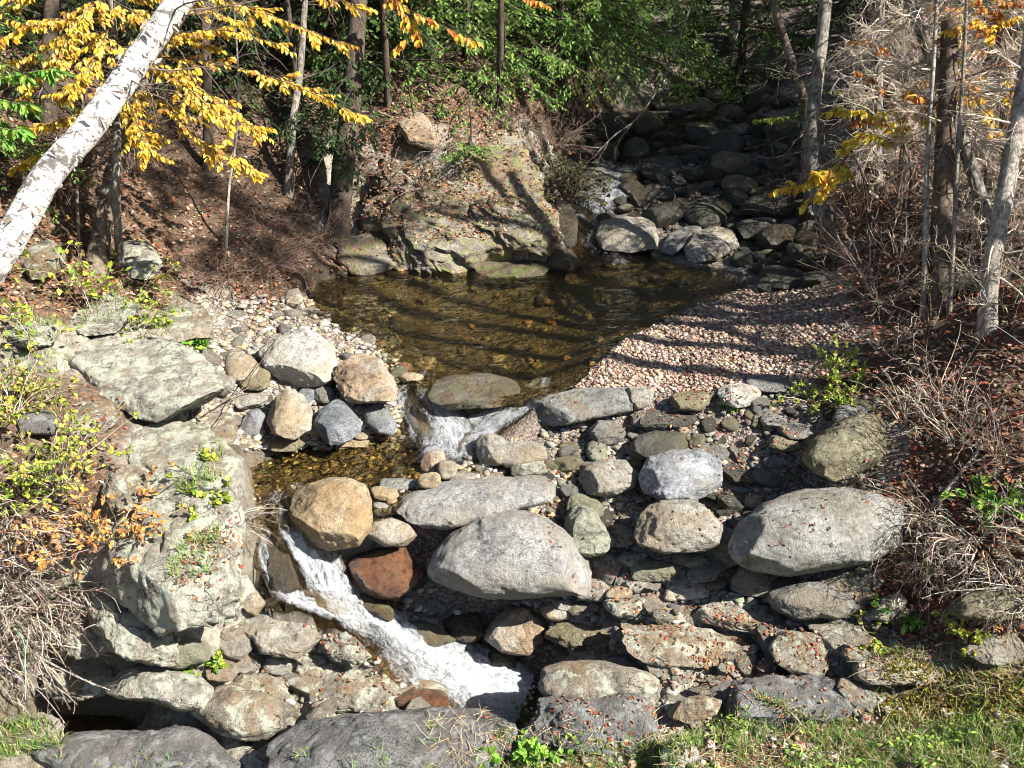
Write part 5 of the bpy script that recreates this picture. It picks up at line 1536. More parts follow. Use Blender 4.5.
# --- leafy sprays
def leafy_branch(wood, leaf, P, r0, nsec, slen, nleaf, L, W, cols, hang=.5, rg=R, both=True):
    P = smooth_path(P, 14)
    tubes(wood, P[None], np.linspace(r0, r0 * .3, 14)[None], 5, col=(.12, .09, .075))
    p, tg, t, _ = along(P[None], nsec, .08, 1, rg)
    side = nrm(np.cross(tg, np.array([0, 0, 1.0]))) * rg.choice([-1, 1], nsec)[:, None]
    d = nrm(tg * .8 + side * rg.uniform(.3, .9, (nsec, 1)) + rg.normal(0, .15, (nsec, 3)))
    B = grow(p, d, slen * rg.uniform(.4, 1.1, nsec) * (1.1 - .6 * t), 5, .1, .05)
    tubes(wood, B, np.linspace(.004, .0015, 5)[None].repeat(nsec, 0), 3, col=(.14, .10, .08))
    allp = [along(B, nleaf, .08, 1, rg), along(P[None], nleaf * 4, .3, 1, rg)]
    for q, tq, tt, _ in allp:
        sd = nrm(np.cross(tq, np.array([0, 0, 1.0]))) * rg.choice([-1, 1], len(q))[:, None]
        dl = nrm(tq * .6 + sd * .7 + np.array([0, 0, -hang]) + rg.normal(0, .25, (len(q), 3)))
        nn = nrm(np.array([.1, -.3, 1.0]) + rg.normal(0, .35, (len(q), 3)))
        s = rg.uniform(.65, 1.2, len(q))
        leaves(leaf, q, dl, nn, L * s, W * s, pick(cols, len(q), .14, rg), .12, .2)


GOLD = [(.66, .46, .04), (.69, .53, .06), (.60, .38, .03), (.68, .58, .12), (.54, .28, .03), (.38, .20, .05)]
ORAN = [(.58, .22, .03), (.60, .30, .04), (.45, .14, .03), (.62, .38, .06)]
# golden beech behind the birch: a slim tree whose boughs spread over the slope
p, D = gp(128, 240)
D = 10.6
bb = ray_ground(118, 262)[0]
bee = tree_at('beech_tree', 'golden-leaved beech spreading its boughs behind the white birch', 'tree', bb)
o, bP, _ = trunk_mesh('trunk', [bb - np.array([0, 0, .15]), PX(116, 180, D), PX(118, 90, D), PX(112, 0, D), PX(105, -160, D)], .05, .03, M['bark_grey'], bee, bb, 10, .4, .06, 7)
wood, leaf = MB(), MB()
LB = [[(118, 60, D), (185, 58, D - .3), (260, 74, D - .5), (310, 92, D - .6), (362, 117, D - .6)],
      [(118, 60, D), (180, 80, D - .5), (225, 105, D - .7), (262, 137, D - .8)],
      [(118, 90, D), (170, 112, D - .5), (205, 145, D - .7), (256, 170, D - .8)],
      [(118, 40, D), (150, 60, D - .3), (190, 90, D - .9), (232, 130, D - 1.0)],
      [(112, -20, D), (200, -8, D - .2), (270, 15, D - .3), (344, 44, D - .4)],
      [(112, -40, D), (220, -30, D - .1), (300, -12, D - .2), (360, 6, D - .3)],
      [(116, 40, D), (80, 50, D - .2), (45, 70, D - .3), (18, 100, D - .3)],
      [(116, 20, D), (70, 20, D - .3), (30, 25, D - .5), (-10, 45, D - .6)],
      [(118, 90, D), (90, 110, D - .2), (60, 120, D - .2), (30, 128, D - .2)],
      [(117, 100, D), (80, 130, D + .1), (45, 150, D), (10, 168, D)],
      [(112, 0, D), (140, 15, D - .3), (170, 30, D - .3), (215, 50, D - .4)],
      [(112, -10, D), (90, 8, D - .4), (70, 30, D - .6), (60, 60, D - .7)],
      [(118, 80, D), (130, 105, D - .5), (140, 130, D - .7), (150, 152, D - .8)],
      [(112, 0, D), (160, -5, D + .4), (210, 10, D + .6), (250, 30, D + .7)],
      [(112, 30, D), (60, 40, D + .4), (20, 60, D + .5), (-30, 70, D + .6)],
      [(118, 60, D), (150, 40, D - .3), (220, 30, D - .6), (280, 45, D - .6)],
      [(112, -60, D), (60, -20, D - .3), (20, -5, D - .4), (-30, 10, D - .4)],
      [(112, 20, D), (100, 50, D - .6), (85, 75, D - .8), (60, 95, D - .9)]]
for b in LB:
    leafy_branch(wood, leaf, [PX(*q) for q in b], .011, 28, .48, 17, .075, .038, GOLD, .6, rg)
wood.build('branches', M['twig'], bee, origin=bb); leaf.build('foliage', M['leaf'], bee, origin=bb)


def spray(label, paths, cols, L, W, nsec, slen, nleaf, hang=.7, name='beech_sapling', stem=None, cat='tree'):
    """a small tree seen mostly as one spray: a stem to the ground with its leafy boughs"""
    root = ray_ground(*stem)[0] if stem is not None else None
    e = tree_at(name, label, cat, root)
    wood, leaf = MB(), MB()
    for b in paths:
        b = [PX(*q) for q in b]
        leafy_branch(wood, leaf, b, .008, nsec, slen, nleaf, L, W, cols, hang, rg)
        lo = smooth_path([root - np.array([0, 0, .1]), root + (b[0] - root) * .6 + np.array([.05, 0, .15]), b[0]], 12)
        tubes(wood, lo[None], np.linspace(.016, .008, 12)[None], 5, col=(.14, .11, .09))
    wood.build('stem', M['twig'], e, origin=root); leaf.build('foliage', M['leaf'], e, origin=root)
    return e


def DD(px, py): return float(gdepth(px, py)[1])


d = DD(420, 118)
spray('orange-yellow beech spray hanging at the top, right of the big hemlock', [[(378, -30, d - 1.5), (395, 0, d - 1.6), (430, 20, d - 1.7), (484, 46, d - 1.8)], [(378, -30, d - 1.5), (400, 8, d - 1.6), (415, 30, d - 1.6), (395, 48, d - 1.6)]], ORAN + GOLD[:2], .13, .06, 10, .35, 8, stem=(415, 118))
d = DD(520, 110)
spray('small orange spray at the very top, above the outcrop', [[(500, -30, d - 1), (520, -8, d - 1), (552, 8, d - 1)]], ORAN, .13, .06, 7, .3, 7, stem=(505, 110))
d = DD(845, 262)
spray('bright yellow spray crossing the rough grey tree', [[(852, 150, d - 1.1), (835, 168, d - 1.3), (810, 182, d - 1.4), (778, 188, d - 1.5)], [(852, 150, d - 1.1), (838, 170, d - 1.4), (822, 190, d - 1.5), (800, 208, d - 1.5)], [(852, 150, d - 1.1), (848, 172, d - 1.4), (832, 178, d - 1.4), (815, 175, d - 1.5)]], GOLD[:2] + ORAN[1:2], .12, .06, 12, .24, 9, stem=(872, 285))
d = DD(900, 240)
spray('yellow beech spray spread in front of grey twigs, right of the rough grey tree', [[(905, 150, d - .2), (880, 118, d - .4), (850, 110, d - .5), (826, 112, d - .6)], [(905, 150, d - .2), (900, 120, d - .5), (915, 115, d - .6), (932, 122, d - .6)], [(905, 150, d - .2), (880, 135, d - .5), (860, 138, d - .6), (845, 150, d - .6)]], GOLD[:4], .11, .055, 11, .28, 9, stem=(905, 240))
d = DD(985, 200)
spray('orange-leaved sapling at the top right corner', [[(985, 40, d), (960, 10, d - .3), (930, 8, d - .5), (890, 20, d - .6)], [(985, 40, d), (1000, 5, d - .4), (1024, 2, d - .6)], [(985, 60, d), (960, 40, d - .5), (930, 42, d - .6)], [(985, 20, d), (970, -5, d - .3), (945, -8, d - .4)]], ORAN + GOLD[:1], .10, .055, 11, .3, 9, stem=(985, 200))
d = DD(975, 230)
spray('rust-orange leaved sapling among the dead spruce twigs', [[(970, 110, d - .3), (980, 75, d - .5), (1005, 62, d - .6)], [(970, 110, d - .3), (955, 80, d - .6), (975, 85, d - .7)], [(970, 120, d - .3), (930, 100, d - .6), (915, 95, d - .6)]], ORAN, .10, .055, 9, .25, 7, stem=(972, 230))
d = DD(880, 215)
spray('orange and red leaved sapling low among twigs left of the thick dead trunk', [[(900, 120, d - .3), (880, 85, d - .5), (855, 70, d - .6)], [(900, 120, d - .3), (905, 95, d - .5), (925, 80, d - .6)], [(900, 130, d - .3), (870, 120, d - .5), (850, 125, d - .6)], [(900, 60, d - .2), (870, 40, d - .5), (845, 45, d - .6)]], ORAN + REDC[:2], .075, .04, 9, .28, 7, stem=(895, 220))
d = DD(1000, 240)
spray('golden sapling at the right edge above the pale rough trunk', [[(1005, 150, d - .3), (985, 105, d - .5), (960, 95, d - .6)], [(1005, 150, d - .3), (1010, 95, d - .5), (1024, 70, d - .6)], [(1005, 60, d - .3), (990, 30, d - .5), (1010, 20, d - .6)], [(1005, 40, d - .3), (975, 25, d - .5), (950, 30, d - .6)]], ORAN[1:] + GOLD[:3], .08, .045, 10, .3, 8, stem=(1004, 240))
LIME = [(.22, .36, .03), (.30, .42, .05), (.16, .30, .03), (.40, .46, .06)]
d = DD(815, 215)
spray('lime green leaves at the dark end of the creek beside the rough grey tree', [[(805, 150, d + .4), (795, 118, d + .4), (775, 118, d + .4), (758, 120, d + .4)], [(805, 150, d + .4), (800, 80, d + .4), (793, 72, d + .4)], [(805, 150, d + .4), (808, 96, d + .4), (835, 92, d + .3), (850, 93, d + .3)]], LIME, .09, .06, 7, .2, 7, .5, stem=(800, 200))
d = DD(22, 230)
GRN = [(.10, .24, .03), (.16, .32, .04), (.07, .17, .025), (.26, .36, .05)]
spray('green-leaved ash branchlets at the far left edge', [[(-40, 60, d - 1.5), (0, 75, d - 1.6), (30, 72, d - 1.7), (52, 70, d - 1.7)], [(-40, 90, d - 1.5), (0, 100, d - 1.6), (25, 105, d - 1.6)], [(-40, 110, d - 1.5), (0, 128, d - 1.6), (20, 128, d - 1.6)]], GRN, .12, .04, 9, .28, 8, .5, stem=(-30, 250))
plant_hem(2, float(ray_ground(-10, 205)[0][0]) - .3, float(ray_ground(-10, 205)[0][1]) + .6, 'green young hemlock at the left edge behind the birch', None, 1.0, .55)


# --- hemlock boughs reaching over the creek from the left bank
def bough_tree(label, root_px, boughs, cols, L=.085, W=.03, nsec=26, nleaf=12, seclen=.34, h=5.0, r0=.07):
    root = ray_ground(*root_px)[0]
    e = tree_at('hemlock_tree', label, 'tree', root)
    top = root + np.array([0, 0, h])
    trunk_mesh('trunk', [root - np.array([0, 0, .2]), root + np.array([.03, 0, h * .5]), top], r0, r0 * .5, M['bark_dark'], e, root, 9, .3, .08, 3, .12)
    wood, leaf = MB(), MB()
    B = []
    for b in boughs:
        q = [PX(*x) for x in b]
        st = root + np.array([0, 0, np.clip(q[0][2] - root[2], .3, h)])
        B.append(smooth_path([st] + q, 9))
    B = np.array(B)
    hem_sprays(wood, leaf, B, np.linspace(.018, .004, 9)[None].repeat(len(B), 0), cols, rg, nsec, nleaf, L, W, seclen)
    leaf.build('crown', M['needle'], e, origin=root); wood.build('branches', M['twig'], e, origin=root)
    return e


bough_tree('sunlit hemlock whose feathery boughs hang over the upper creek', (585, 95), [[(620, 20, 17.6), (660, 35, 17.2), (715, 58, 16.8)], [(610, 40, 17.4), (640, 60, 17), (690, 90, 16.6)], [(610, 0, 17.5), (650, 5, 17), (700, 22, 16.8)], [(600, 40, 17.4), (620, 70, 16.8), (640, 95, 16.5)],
            [(590, 50, 17.2), (600, 75, 16.7), (598, 105, 16.4)], [(600, -20, 17.5), (660, -10, 17), (720, 20, 16.8)], [(590, 10, 17.2), (560, 40, 16.6), (545, 70, 16.4)], [(620, 10, 18), (680, 50, 17.8), (712, 75, 17.5)], [(610, 25, 17.5), (650, 45, 17), (700, 70, 16.5)], [(600, -10, 17.5), (640, 20, 17), (680, 40, 16.5)], [(600, 20, 17.3), (615, 50, 16.6), (640, 80, 16.2)], [(590, 0, 17.3), (575, 20, 16.6), (590, 60, 16.2)], [(610, -30, 17.5), (670, -20, 17), (740, 5, 16.6)], [(590, 30, 17.2), (570, 60, 16.4), (575, 95, 16.1)]], HEM_SUNLIT)
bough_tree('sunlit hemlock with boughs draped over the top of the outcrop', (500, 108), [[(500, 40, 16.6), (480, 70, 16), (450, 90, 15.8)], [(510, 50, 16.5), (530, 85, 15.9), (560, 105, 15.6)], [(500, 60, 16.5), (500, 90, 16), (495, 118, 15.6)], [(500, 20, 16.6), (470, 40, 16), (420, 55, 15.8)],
            [(510, 20, 16.5), (545, 50, 16), (590, 75, 15.8)], [(500, 0, 16.6), (530, 15, 16), (575, 20, 15.8)], [(495, 70, 16.5), (470, 100, 15.6), (455, 140, 15.2)], [(500, 10, 16.6), (460, 10, 16.2), (420, 20, 16)]], HEM_SUNLIT)
bough_tree('small dark-green hemlock seedling on the face of the outcrop', (470, 152), [[(470, 150, 15), (480, 148, 14.8), (492, 152, 14.7)], [(468, 150, 15), (455, 150, 14.8), (446, 156, 14.7)], [(470, 146, 15), (470, 144, 14.7), (474, 150, 14.5)]], HEM_SUNLIT, .07, .025, 18, 8, .4, .8, .02)
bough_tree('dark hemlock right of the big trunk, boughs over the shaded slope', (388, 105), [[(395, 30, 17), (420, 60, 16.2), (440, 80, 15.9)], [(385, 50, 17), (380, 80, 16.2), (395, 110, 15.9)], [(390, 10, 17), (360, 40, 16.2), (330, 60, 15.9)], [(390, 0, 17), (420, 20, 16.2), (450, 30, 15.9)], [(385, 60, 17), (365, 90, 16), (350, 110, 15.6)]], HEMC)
bough_tree('low dark hemlock bough behind the slim grey trunk', (300, 130), [[(310, 110, 15), (325, 125, 14.4), (345, 140, 14.1)], [(305, 100, 15), (290, 120, 14.4), (285, 140, 14.2)], [(308, 80, 15), (330, 95, 14.4), (350, 108, 14.2)]], HEMC, h=3)
# ------------------------------------------------------------------ brush, small plants, grass
def dead_bush(mb, base, n, h, spread, rg, cols, twigs=5, sub=3, lean=(0, 0, 0), r=.006, grav=.06):
    a = rg.uniform(0, 6.28, n); u = rg.uniform(0, 1, n) ** .5
    st = base + np.c_[np.cos(a) * u * spread * .3, np.sin(a) * u * spread * .3, np.zeros(n)]
    d = np.c_[np.cos(a) * u * spread, np.sin(a) * u * spread, np.full(n, h)] + np.array(lean)
    B = grow(st, d, np.hypot(h, spread) * rg.uniform(.5, 1.1, n), 7, .16, grav)
    tubes(mb, B, np.linspace(1, .3, 7)[None] * rg.uniform(.6, 1.3, (n, 1)) * r, 4, col=pick(cols, n, .25, rg).repeat(28, 0))
    p, t, _, _ = along(B, twigs, .2, 1, rg)
    B2 = grow(p, t + rg.normal(0, .6, t.shape), rg.uniform(.1, .45, len(p)) * h, 5, .22, grav)
    tubes(mb, B2, np.linspace(1, .4, 5)[None] * np.full((len(B2), 1), r * .5), 3, col=pick(cols, len(B2), .25, rg).repeat(15, 0))
    if sub:
        p, t, _, _ = along(B2, sub, .2, 1, rg)
        B3 = grow(p, t + rg.normal(0, .6, t.shape), rg.uniform(.05, .2, len(p)) * h, 4, .22, grav)
        tubes(mb, B3, np.full((len(B3), 4), r * .3), 3, col=pick(cols, len(B3), .25, rg).repeat(12, 0))
    return B2


GREY = [(.37, .31, .25), (.27, .22, .17), (.46, .40, .33), (.16, .12, .09)]
BRN = [(.20, .13, .09), (.15, .09, .06), (.27, .19, .14), (.24, .20, .17)]
rg = np.random.default_rng(17)


def brush_obj(label, px, py, n, h, spread, cols, group=None, leafc=None, nl=0, L=.05, **kw):
    base = ray_ground(px, py)[0]
    mb, lf = MB(), MB()
    B2 = dead_bush(mb, base, n, h, spread, rg, cols, **kw)
    if leafc is None:
        o = mb.build('dead_shrub', M['twig'], origin=base); tag(o, label, 'shrub', group)
    else:
        o = empty('leafy_shrub', base, label, 'shrub', group)
        mb.build('stems', M['twig'], o, origin=base)
        p, t, _, _ = along(B2, nl, .3, 1, rg)
        s = rg.uniform(.6, 1.2, len(p))
        leaves(lf, p, t + rg.normal(0, .6, t.shape) + np.array([0, 0, -.2]), np.array([0, -.2, 1.0]) + rg.normal(0, .4, (len(p), 3)), L * s, L * .62 * s, pick(leafc, len(p), .15, rg), .1, .15)
        lf.build('foliage', M['leaf'], o, origin=base)
    return o


RG = 'dead shrubs tangled over the right bank'
for px, py, n, h, sp in ((866, 262, 26, .6, .8), (905, 258, 28, .7, .8), (985, 285, 28, .7, .8), (880, 300, 24, .5, .8), (930, 330, 20, .45, .7), (1018, 310, 26, .6, .8),
                         (890, 350, 20, .4, .6), (950, 400, 22, .45, .6), (910, 420, 22, .45, .5), (960, 440, 28, .5, .6), (1010, 460, 30, .6, .6), (860, 225, 26, .8, .8), (1020, 230, 30, .8, .8), (905, 210, 28, .8, .8), (1070, 300, 26, .7, .9), (1080, 390, 26, .7, .9), (1075, 480, 26, .6, .8), (1090, 570, 26, .6, .8), (1130, 340, 26, .8, .9), (1140, 450, 26, .7, .9)):
    brush_obj('tangle of bare grey-brown dead shrub on the right bank', px, py, n, h, sp, GREY if rg.uniform() < .65 else BRN, RG, sub=3, r=rg.uniform(.005, .009))
brush_obj('pale dry twig heap drooping at the right end of the striped boulder', 925, 520, 46, .45, .6, GREY, None, lean=(-.3, -.4, -.1), grav=.14, r=.008)
brush_obj('pale drooping dry stems in the lower right brush', 985, 545, 46, .45, .7, GREY, None, lean=(-.1, -.4, 0), grav=.14, r=.009)
brush_obj('dry stem tangle at the right edge above the flat rock', 1022, 590, 60, .4, .6, GREY, None, lean=(-.4, -.2, 0), grav=.14, r=.006)
brush_obj('brown twig tangle hanging over the dark hollow behind the mossy-edged boulder', 930, 560, 50, .35, .5, BRN, None, lean=(-.3, -.3, 0), grav=.12, r=.004)
brush_obj('brown dead twigs at the left shore of the pool', 270, 262, 60, .45, .8, BRN, None, lean=(.3, -.3, 0), grav=.10)
brush_obj('dead twigs on the dark slope above the left shore', 225, 278, 36, .4, .7, BRN, None, grav=.09)
brush_obj('twig tangle under the big hemlock trunk', 318, 244, 40, .5, .7, BRN, None, grav=.09)
brush_obj('dry twigs on the face of the outcrop', 425, 188, 40, .35, .7, GREY, None, grav=.08)
brush_obj('brown twigs in the cleft left of the reddish outcrop face', 385, 175, 40, .35, .7, BRN, None, grav=.10)
brush_obj('brown twigs between the reddish face and the hemlock seedling', 440, 150, 34, .3, .6, BRN, None, grav=.10)
brush_obj('scrub of dry stems along the top of the outcrop, under bright hemlock', 520, 128, 50, .4, .7, BRN, None, grav=.10)
brush_obj('dark scrub on the steep bank left of the little upper fall', 556, 178, 50, .4, .6, BRN, None, grav=.10, leafc=[(.08, .10, .03), (.14, .14, .05)], nl=4, L=.05)
brush_obj('twig thicket between the birch and the brown leaning trunk', 55, 205, 46, .9, .8, BRN, None)
brush_obj('bare twig thicket at the top of the left slope', 130, 170, 40, .9, .9, BRN, None)
brush_obj('dead brush at the right foot of the outcrop', 548, 150, 60, .6, .8, BRN, None, grav=.08)
brush_obj('dark scrub hanging over the dark left bank of the upper creek', 566, 200, 60, .5, .7, BRN, None, grav=.10, leafc=[(.07, .09, .03), (.12, .12, .04)], nl=5, L=.06)
# lower left: long arching dry stems
for px, py, n, sp, lab in ((-10, 560, 75, .75, 'arching dry grey stems at the left edge, upper clump'), (10, 610, 90, .8, 'arching dry grey stems hanging over the dark pool'), (50, 590, 60, .7, 'dry stem clump against the steep bedrock face'), (-20, 650, 70, .8, 'dry stem clump at the left edge beside the dark pool'), (20, 520, 50, .6, 'dry stems below the yellow-green shrub on the left bank')):
    brush_obj(lab, px, py, int(n * .7), .55, sp, GREY, None, lean=(.55, -.35, .05), grav=.16, r=.0085, sub=2, twigs=4)
fallen('pale thick dead stem slanting across the lower left brush', [gl(-20, 560, .3), PX(50, 590, DD(40, 600) - .25), PX(110, 618, DD(110, 630) - .2)], .013, .006, seed=61, nb=4)
fallen('long pale dead stem arching toward the dark pool, lower left', [gl(-20, 620, .3), PX(30, 650, DD(30, 640) - .3), PX(80, 678, DD(60, 690) - .5), PX(110, 690, DD(90, 700) - .6)], .014, .006, seed=62, nb=5)
YEL = [(.40, .42, .05), (.52, .46, .06), (.28, .36, .05), (.20, .28, .05)]
YG = [(.20, .30, .035), (.30, .40, .05), (.14, .22, .03), (.42, .42, .06)]
brush_obj('yellow-green shrub low at the left edge', 60, 480, 34, .5, .5, GREY, leafc=YEL, nl=5, L=.05, sub=1)
brush_obj('green-leaved shrub in the middle of the left bank', 30, 500, 30, .4, .5, GREY, leafc=YG, nl=4, L=.05, sub=1)
brush_obj('yellow leafy shrub at the left edge beside the dark low rock', 10, 415, 34, .4, .5, GREY, leafc=YEL + LITC[:2], nl=6, L=.05, sub=0)
brush_obj('shrub with small orange leaves against the steep bedrock face', 105, 540, 40, .45, .6, GREY, leafc=[(.50, .26, .06), (.42, .18, .06), (.55, .36, .10)], nl=5, L=.05, sub=1)
brush_obj('pinkish orange shrub above the lower left brush', 60, 545, 40, .4, .6, GREY, leafc=[(.50, .28, .12), (.42, .22, .10), (.48, .20, .08)], nl=5, L=.045, sub=1)
brush_obj('yellow-green sapling with big leaves beside the mottled ledge', 90, 310, 7, .8, .3, GREY, leafc=YEL + YG[:1], nl=3, L=.09, sub=0)
brush_obj('yellow-green sapling at the left edge behind the lichened slab', 40, 345, 8, .75, .35, GREY, leafc=YEL + YG[:2], nl=3, L=.075, sub=0)
brush_obj('low yellow-green herb on the ledge behind the big slab', 130, 296, 14, .3, .45, GREY, leafc=YEL, nl=4, L=.045, sub=0)
brush_obj('lime herb tuft on the grey-brown ledge', 140, 330, 14, .25, .4, GREY, leafc=YG, nl=7, L=.05, sub=0)
brush_obj('yellowish herbs under the brown leaning trunk', 110, 245, 14, .35, .5, BRN, leafc=GOLD[:2] + YEL[:2], nl=4, L=.045, sub=0)
brush_obj('bright yellow-green leafy plant at the right end of the gravel bar', 832, 376, 12, .3, .3, GREY, leafc=[(.42, .50, .06), (.32, .42, .05), (.5, .5, .1)], nl=6, L=.055, sub=0)
brush_obj('green leafy plants behind the dark olive boulder', 848, 404, 18, .2, .4, GREY, leafc=YG, nl=6, L=.05, sub=0)
brush_obj('low green herbs left of the dark olive boulder', 812, 402, 14, .14, .35, GREY, leafc=YG, nl=5, L=.045, sub=0)
brush_obj('tiny bright green seedling on the gravel bar edge', 738, 408, 6, .1, .14, GREY, leafc=GRN, nl=5, L=.05, sub=0)
brush_obj('dark green leafy plant in brush at the right edge', 1000, 508, 14, .22, .35, GREY, leafc=GRN, nl=7, L=.08, sub=0)
brush_obj('yellow-leaved seedling in front of the olive boulder, right edge', 970, 640, 10, .2, .22, GREY, leafc=YEL, nl=6, L=.045, sub=0)
brush_obj('yellow-leaved low plant on the leafy ledge', 872, 650, 12, .15, .3, GREY, leafc=YEL, nl=7, L=.045, sub=0)
brush_obj('round-leaved green plant beside the greenish wedge', 905, 618, 10, .12, .25, GREY, leafc=GRN, nl=6, L=.06, sub=0)
brush_obj('green five-leaved seedling beside the big lichened slab', 202, 352, 6, .14, .12, GREY, leafc=GRN, nl=4, L=.09, sub=0)
brush_obj('green and yellow herbs on the steep bedrock face', 208, 500, 14, .22, .3, GREY, leafc=YG + YEL[:1], nl=7, L=.06, sub=0)
brush_obj('bright green herb cluster above the undercut slab', 205, 672, 10, .14, .2, GREY, leafc=GRN + YG, nl=6, L=.06, sub=0)
brush_obj('big-leaved bright green plant at the bottom edge, centre', 490, 768, 8, .16, .2, GREY, leafc=[(.20, .42, .05), (.28, .48, .07)], nl=5, L=.10, sub=0)
brush_obj('bright green plant at the bottom edge, beside the dark slab', 535, 760, 9, .14, .2, GREY, leafc=[(.20, .40, .05), (.26, .44, .07)], nl=6, L=.06, sub=0)
brush_obj('thin seedling in front of the cascade foam', 518, 722, 4, .34, .05, GREY, leafc=YG, nl=5, L=.035, sub=0)
brush_obj('dry twigs over the left end of the second pool', 235, 520, 26, .28, .4, GREY, None, lean=(.4, -.2, -.1), grav=.1, r=.004)


# --- grass and ground herbs
def grass(name, pts, h, w, cols, rg, bend=.35, kind='stuff'):
    n = len(pts); mb = MB()
    d = np.c_[rg.normal(0, .45, (n, 2)), np.ones(n)]
    P = grow(pts, d, h * rg.uniform(.4, 1.2, n), 4, .16, .14)
    sd = nrm(np.c_[rg.normal(0, 1, (n, 2)), np.zeros(n)])
    ww = (np.array([1, .85, .55, .05])[None] * w * rg.uniform(.6, 1.3, (n, 1)))[..., None]
    V = np.stack([P - sd[:, None] * ww, P + sd[:, None] * ww], 2).reshape(-1, 3)
    k = np.arange(n)[:, None] * 8
    Q = np.concatenate([k + np.array([0, 1, 3, 2]) + 2 * j for j in range(3)])
    mb.add(V, quads=Q, col=pick(cols, n, .18, rg).repeat(8, 0))
    o = mb.build(name, M['leaf']); o['kind'] = kind
    return o


GRS = [(.11, .24, .04), (.17, .32, .05), (.08, .16, .035), (.24, .34, .07), (.30, .27, .12)]
def clumpy(P, f=2.6, seed=5, lo=-.12):
    return P[fbm(P * f, 3, seed) > rg.uniform(lo, lo + .25, len(P))]


P = np.concatenate([px_points(9000, (690, 722, 1040, 800), None, rg), px_points(9000, (560, 790, 1300, 1050), None, rg), px_points(2500, (1040, 660, 1250, 800), None, rg), px_points(6000, (-250, 775, 560, 1050), None, rg), px_points(1500, (640, 745, 760, 790), None, rg), px_points(900, (500, 750, 660, 790), None, rg), px_points(400, (420, 755, 520, 790), None, rg)])
P, _ = settle(clumpy(P), 4, 0)
grass('grass', P, .12, .004, GRS + [(.36, .31, .16)], rg)
P = np.concatenate([px_points(700, (0, 735, 70, 775), None, rg), px_points(260, (190, 600, 240, 690), None, rg), px_points(500, (0, 320, 70, 420), None, rg), px_points(260, (180, 480, 230, 520), None, rg), px_points(400, (80, 280, 180, 340), None, rg), px_points(300, (870, 660, 1024, 720), None, rg)])
P, _ = settle(P, 4)
grass('dry_grass', P, .13, .005, GRS + [(.40, .36, .16), (.42, .38, .20)], rg)
P = np.concatenate([px_points(1500, (640, 715, 1040, 800), None, rg), px_points(400, (430, 740, 660, 790), None, rg), px_points(500, (860, 640, 1030, 700), None, rg)])
P, _ = settle(clumpy(P, 3, 31, -.2), 4, 0)
n = len(P); a_ = rg.uniform(0, 6.28, n)
mbs = MB(); B_ = grow(P + np.array([0, 0, .01]), np.c_[np.cos(a_), np.sin(a_), rg.uniform(0, .5, n)], rg.uniform(.08, .28, n), 4, .15, .12)
tubes(mbs, B_, np.array([.003, .0025, .002, .001])[None].repeat(n, 0), 3, col=pick([(.42, .34, .21), (.34, .25, .15), (.5, .42, .28)], n, .15, rg).repeat(12, 0))
o = mbs.build('straw', M['twig']); o['kind'] = 'stuff'
mbh = MB()
P = np.concatenate([px_points(2600, (680, 722, 1040, 790), None, rg), px_points(2600, (560, 790, 1250, 1050), None, rg), px_points(1600, (-250, 780, 560, 1050), None, rg), px_points(260, (500, 745, 680, 790), None, rg)]); P, nor = settle(clumpy(P, 4, 9, .05), 4, 0)
n = len(P); s = rg.uniform(.5, 1.2, n)
leaves(mbh, P + np.array([0, 0, 1]) * rg.uniform(.01, .09, (n, 1)), np.c_[rg.normal(0, 1, (n, 2)), rg.uniform(-.1, .5, n)], np.array([0, 0, 1.0]) + rg.normal(0, .35, (n, 3)), .05 * s, .019 * s, pick([(.16, .30, .04), (.24, .38, .06), (.10, .2, .03), (.34, .40, .07)], n, .15, rg), .1, .15)
o = mbh.build('herb_leaves', M['leaf']); o['kind'] = 'stuff'
# moss cushions on the right foreground bank
mbm = MB()
P = px_points(1500, (880, 672, 1040, 725), None, rg); P, nor = settle(P, 4)
n = len(P)
leaves(mbm, P, nor + rg.normal(0, .7, (n, 3)), rdir(n, rg), .035, .02, pick([(.20, .19, .03), (.28, .25, .03), (.16, .10, .03), (.34, .30, .05)], n, .2, rg), .1, .1)
o = mbm.build('moss', M['leaf']); o['kind'] = 'stuff'
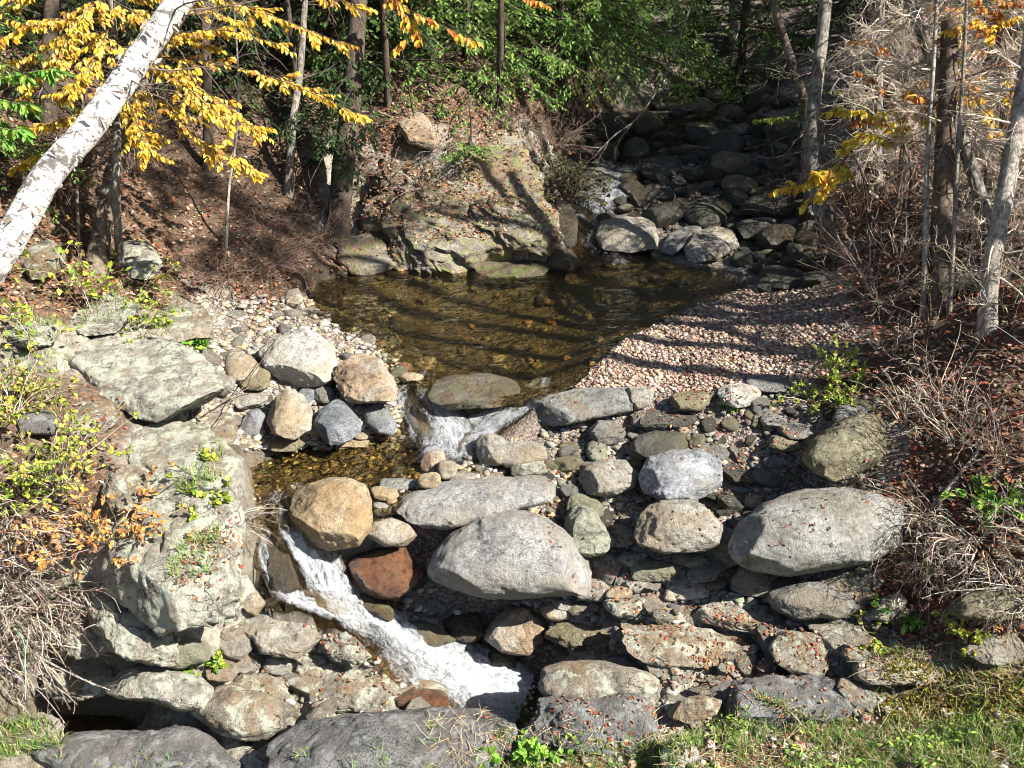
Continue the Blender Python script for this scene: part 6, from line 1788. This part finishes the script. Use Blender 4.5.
# --- froth and splashes at the foot of the cascade
mbf = MB()
for cx, cy, r, n in ((500, 692, 34, 900), (470, 682, 34, 500), (335, 605, 18, 260), (312, 560, 9, 120), (360, 622, 18, 240), (400, 645, 22, 300), (430, 662, 26, 340), (283, 600, 10, 120), (262, 572, 6, 60)):
    a = rg.normal(0, .5, (n, 2)) * r * np.array([1, .45])
    D_ = DD(500, 690) if cx > 400 else (DD(cx, cy))
    Pq = PX(cx + a[:, 0], cy + a[:, 1], D_ + a[:, 1] * -.008)
    Pq[:, 2] += np.abs(rg.normal(0, .03, n)) + .01
    pebbles(mbf, Pq, rg.uniform(0, 1, n) ** 3 * (.03 if cx > 450 else .012) + .003, np.tile([.8, .8, .8], (n, 1)), rg, 1, .9)
o = mbf.build('foam', M['foam']); o['kind'] = 'stuff'
# ------------------------------------------------------------------ light, sky, camera
cam = bpy.data.cameras.new('camera'); cam.sensor_width = 36; cam.lens = 18 / math.tan(math.radians(30)); cam.clip_end = 400; cam.clip_start = .1
co = bpy.data.objects.new('camera', cam); COL.objects.link(co); co.location = CAM; co.rotation_euler = (math.pi / 2 - PITCH, 0, 0)
S.camera = co
W = bpy.data.worlds.new('World'); S.world = W; W.use_nodes = True
nt = W.node_tree; bg = nt.nodes['Background']
sk = nt.nodes.new('ShaderNodeTexSky'); sk.sky_type = 'NISHITA'; sk.sun_disc = False
SUN_EL, SUN_AZ = math.radians(42), math.atan2(.93, -.34)
sk.sun_elevation = SUN_EL; sk.sun_rotation = SUN_AZ
nt.links.new(sk.outputs[0], bg.inputs[0]); bg.inputs[1].default_value = .05
sl_ = bpy.data.lights.new('sun', 'SUN'); sl_.energy = 5.0; sl_.angle = math.radians(.53); sl_.color = (1, .95, .86)
so = bpy.data.objects.new('sun', sl_); COL.objects.link(so)
sd = Vector((math.sin(SUN_AZ) * math.cos(SUN_EL), math.cos(SUN_AZ) * math.cos(SUN_EL), math.sin(SUN_EL)))
so.rotation_euler = sd.to_track_quat('Z', 'Y').to_euler(); so.location = (20, -6, 20)
S.view_settings.view_transform = 'Standard'; S.view_settings.look = 'None'; S.view_settings.exposure = 1.62; S.view_settings.gamma = 1
S.view_settings.use_curve_mapping = False
S.cycles.max_bounces = 8; S.cycles.transparent_max_bounces = 10; S.cycles.diffuse_bounces = 3; S.cycles.glossy_bounces = 3; S.cycles.transmission_bounces = 4
S.cycles.use_denoising = True; S.cycles.filter_width = 1.0
S.cycles.caustics_reflective = False; S.cycles.caustics_refractive = False
